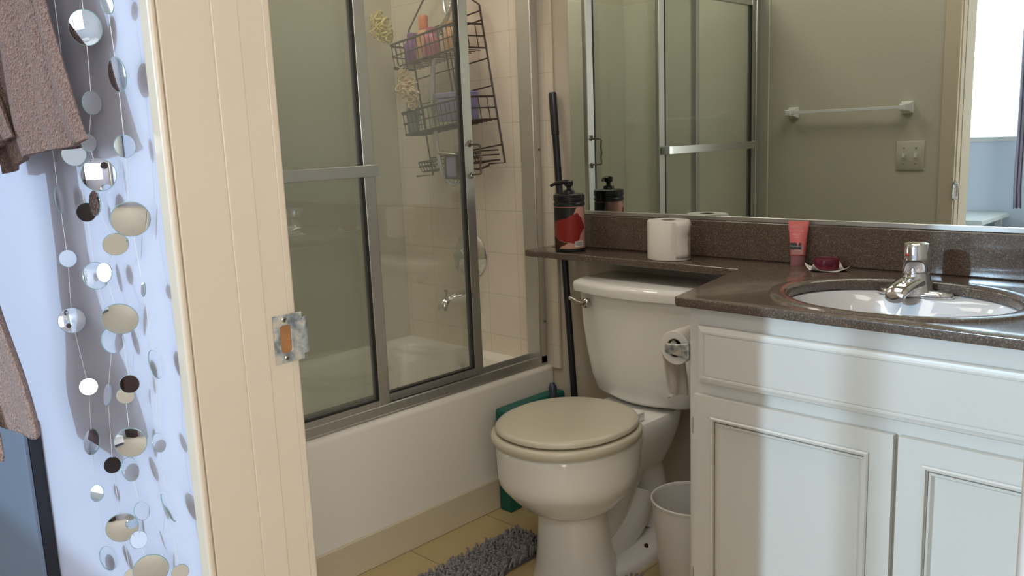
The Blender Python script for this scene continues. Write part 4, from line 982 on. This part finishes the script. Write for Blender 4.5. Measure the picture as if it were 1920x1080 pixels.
def towels():
    def sheet(pathf, z0, z1, rows, thick, name, m, label, parent=None, hemz=None):
        pass
    # upper towel: several folded layers hanging from a rail above
    t = thing('towel', 'brown terry towel hanging in thick folds at the top left', 'towel', (0.45, -1.64, 1.17), 'brown bath towels hanging beside the doorway')
    def fold(xl, xr, yf, zb, zt, th, lean, seed, parent, name, m='towel', hem=0.006):
        """a hanging folded sheet: rounded slab with soft ripples"""
        rnd = random.Random(seed); b = nb(); rows = []; nz, nx = 46, 110
        ph = [rnd.uniform(0, 6) for _ in range(4)]
        for k in range(nz+1):
            s = k/nz; z = zb+(zt-zb)*s; rg = []
            shr = lean*s**0.8        # leans towards the left going up
            for side in (0, 1):
                for j in range(nx+1):
                    q = j/nx if side == 0 else 1-j/nx
                    x = xl+(xr-xl)*q-shr*q
                    edge = math.sqrt(max(0, 1-(2*q-1)**8))
                    rip = 0.006*math.sin(9*q+ph[0]+1.2*s)+0.0035*math.sin(27*q+ph[1]-2*s)-0.006*max(0, 1-abs(q-.62-.05*math.sin(3*s))/.02)-0.005*max(0, 1-abs(q-.80-.03*s)/.015)
                    y = yf+rip+(-1 if side == 0 else 1)*th*edge*(0.5+0.5*min(1, s*14))
                    zz = z+0.004*math.sin(7*q+ph[2])*(1-s)+0.045*(q-.55)*(1-s)
                    rg.append(Vector((x, y, zz)))
            rows.append(rg)
        loft(b, rows); return obj(name, b, m, parent, angle=80)
    fold(0.30, 0.690, -1.650, 1.170, 1.64, 0.009, 0.16, 1, t, 'back_layer')
    fold(0.20, 0.475, -1.672, 1.176, 1.64, 0.008, 0.25, 4, t, 'middle_layer')
    t2 = thing('towel', 'lighter brown towel end lower down at the left edge', 'towel', (0.45, -1.72, 0.72), 'brown bath towels hanging beside the doorway')
    def profile(sp, y, th, seed, parent, name):
        rnd = random.Random(seed); b = nb(); rows = []
        for z, xl, xr in sp:
            rg = []; nx = 30
            for side in (0, 1):
                for j in range(nx+1):
                    q = j/nx if side == 0 else 1-j/nx
                    edge = math.sqrt(max(0, 1-(2*q-1)**6))
                    rg.append(Vector((xl+(xr-xl)*q, y+0.006*math.sin(8*q+seed)+(-1 if side == 0 else 1)*th*edge, z+0.005*math.sin(5*q+seed))))
            rows.append(rg)
        loft(b, rows); return obj(name, b, 'towel2', parent, angle=80, sub=1)
    profile([(0.772, 0.33, 0.562), (0.776, 0.325, 0.575), (0.80, 0.31, 0.570), (0.85, 0.30, 0.545), (0.90, 0.28, 0.500), (0.94, 0.26, 0.462), (0.99, 0.27, 0.43), (1.05, 0.28, 0.42), (1.15, 0.28, 0.42), (1.3, 0.28, 0.42), (1.64, 0.28, 0.42)], -1.722, 0.009, 2, t2, 'back_layer')
    profile([(0.722, 0.25, 0.452), (0.726, 0.25, 0.460), (0.76, 0.24, 0.462), (0.80, 0.22, 0.445), (0.85, 0.24, 0.412), (0.90, 0.26, 0.37), (1.0, 0.27, 0.34), (1.3, 0.27, 0.34), (1.64, 0.27, 0.34)], -1.745, 0.008, 5, t2, 'front_layer')
    r = thing('towel_rail', 'dark wall rail above the doorway side towels', 'towel rail', (0.36, -DB, 1.66))
    b = nb(); tube(b, [(0.02, -1.655, 1.645), (0.58, -1.655, 1.645)], 0.010, 12); tube(b, [(0.02, -1.725, 1.645), (0.58, -1.725, 1.645)], 0.010, 12); obj('rail', b, 'black', r)
    for x in (0.03, 0.56):
        b = nb(); tube(b, [(x, -DB, 1.645), (x, -1.725, 1.645)], 0.010, 12); obj('bracket', b, 'black', r)
towels()
def bedroom():
    t = thing('storage_cabinet', 'slate blue cabinet with its shaded gap in black at the lower left', 'cabinet', (-0.2, -1.60, 0))
    b = nb(); box(b, -0.60, 0.084, -1.620, -1.612, 0.0, 0.668); obj('door_panel', b, 'slate', t, bevel=0.002)
    b = nb(); box(b, -0.60, 0.084, -1.6115, -1.590, 0.0, 0.666); obj('carcass', b, 'black', t, smooth=False)  # black slab stands in for the shadowed gap behind the panel
    t = thing('added_wardrobe', 'unseen dark cupboard added for the mirror discs to reflect', 'added_wardrobe', (2.95, -3.75, 0))
    b = nb(); box(b, 2.80, 3.28, -4.18, -3.25, 0.0, 2.05); obj('carcass', b, 'added_wardrobe', t, bevel=0.005)  # out of view, added so the mirror discs reflect something dark
    for y0, y1 in ((-4.17, -3.72), (-3.70, -3.26)):
        b = nb(); box(b, 2.78, 2.799, y0, y1, 0.08, 2.03); d = obj('door', b, 'added_wardrobe', t, bevel=0.004)
        b = nb(); yy = -3.75 if y0 < -4 else -3.67; tube(b, [(2.772, yy, 0.95), (2.772, yy, 1.15)], 0.006, 8); obj('handle', b, 'nickel', d)
    # seen in the mirror through the doorway
    t = thing('desk', 'white desk top below the bright bedroom window', 'desk', (0.0, -3.95, 0))
    b = nb(); box(b, -0.75, 0.30, -4.19, -3.62, 0.525, 0.555); obj('desk_top', b, 'whitepaint', t, bevel=0.004)
    for x in (-0.70, 0.25):
        for y in (-4.15, -3.68):
            b = nb(); box(b, x-.02, x+.02, y-.02, y+.02, 0, 0.525); obj('leg', b, 'whitepaint', t, bevel=0.003)
    t = thing('bed', 'bed with white bedding under the bedroom window', 'bed', (0.95, -3.5, 0))
    b = nb(); loft(b, [rrect(0.38, 1.60, -4.16, -2.95, 0.08, z) for z in (0.12, 0.14, 0.42, 0.47)]); obj('mattress', b, 'bedding', t, bevel=0.02)
    b = nb(); loft(b, [[Vector((0.80+0.36*f*math.cos(a), -3.95+0.19*f*math.sin(a), z)) for a in [2*PI*i/28 for i in range(28)]] for f, z in ((.7, .472), (.95, .49), (1, .53), (.9, .57), (.55, .60), (.1, .61))]); obj('pillow', b, 'bedding', t)
    b = nb(); box(b, 0.42, 1.56, -4.10, -3.00, 0, 0.12); obj('bed_base', b, 'slate', t, bevel=0.01)
    b = nb(); rows = []
    for k in range(14):
        z = 0.585+k*0.13; rows.append([Vector((0.333+0.006*j+0.006*(k == 0), -4.12+0.012*math.sin(j*1.7), z+0.012*(j % 2)*(k == 0))) for j in range(9)])
    loft(b, rows, False, False, closed=False); o = obj('stand_in_cloth', b, 'cloth'); so = o.modifiers.new('s', 'SOLIDIFY'); so.thickness = 0.003  # added strip of cloth, replaces a towel's reflection in the mirror
    tag(o, 'narrow lilac grey cloth standing in for the mirrored towel edge', 'stand_in_cloth')
bedroom()
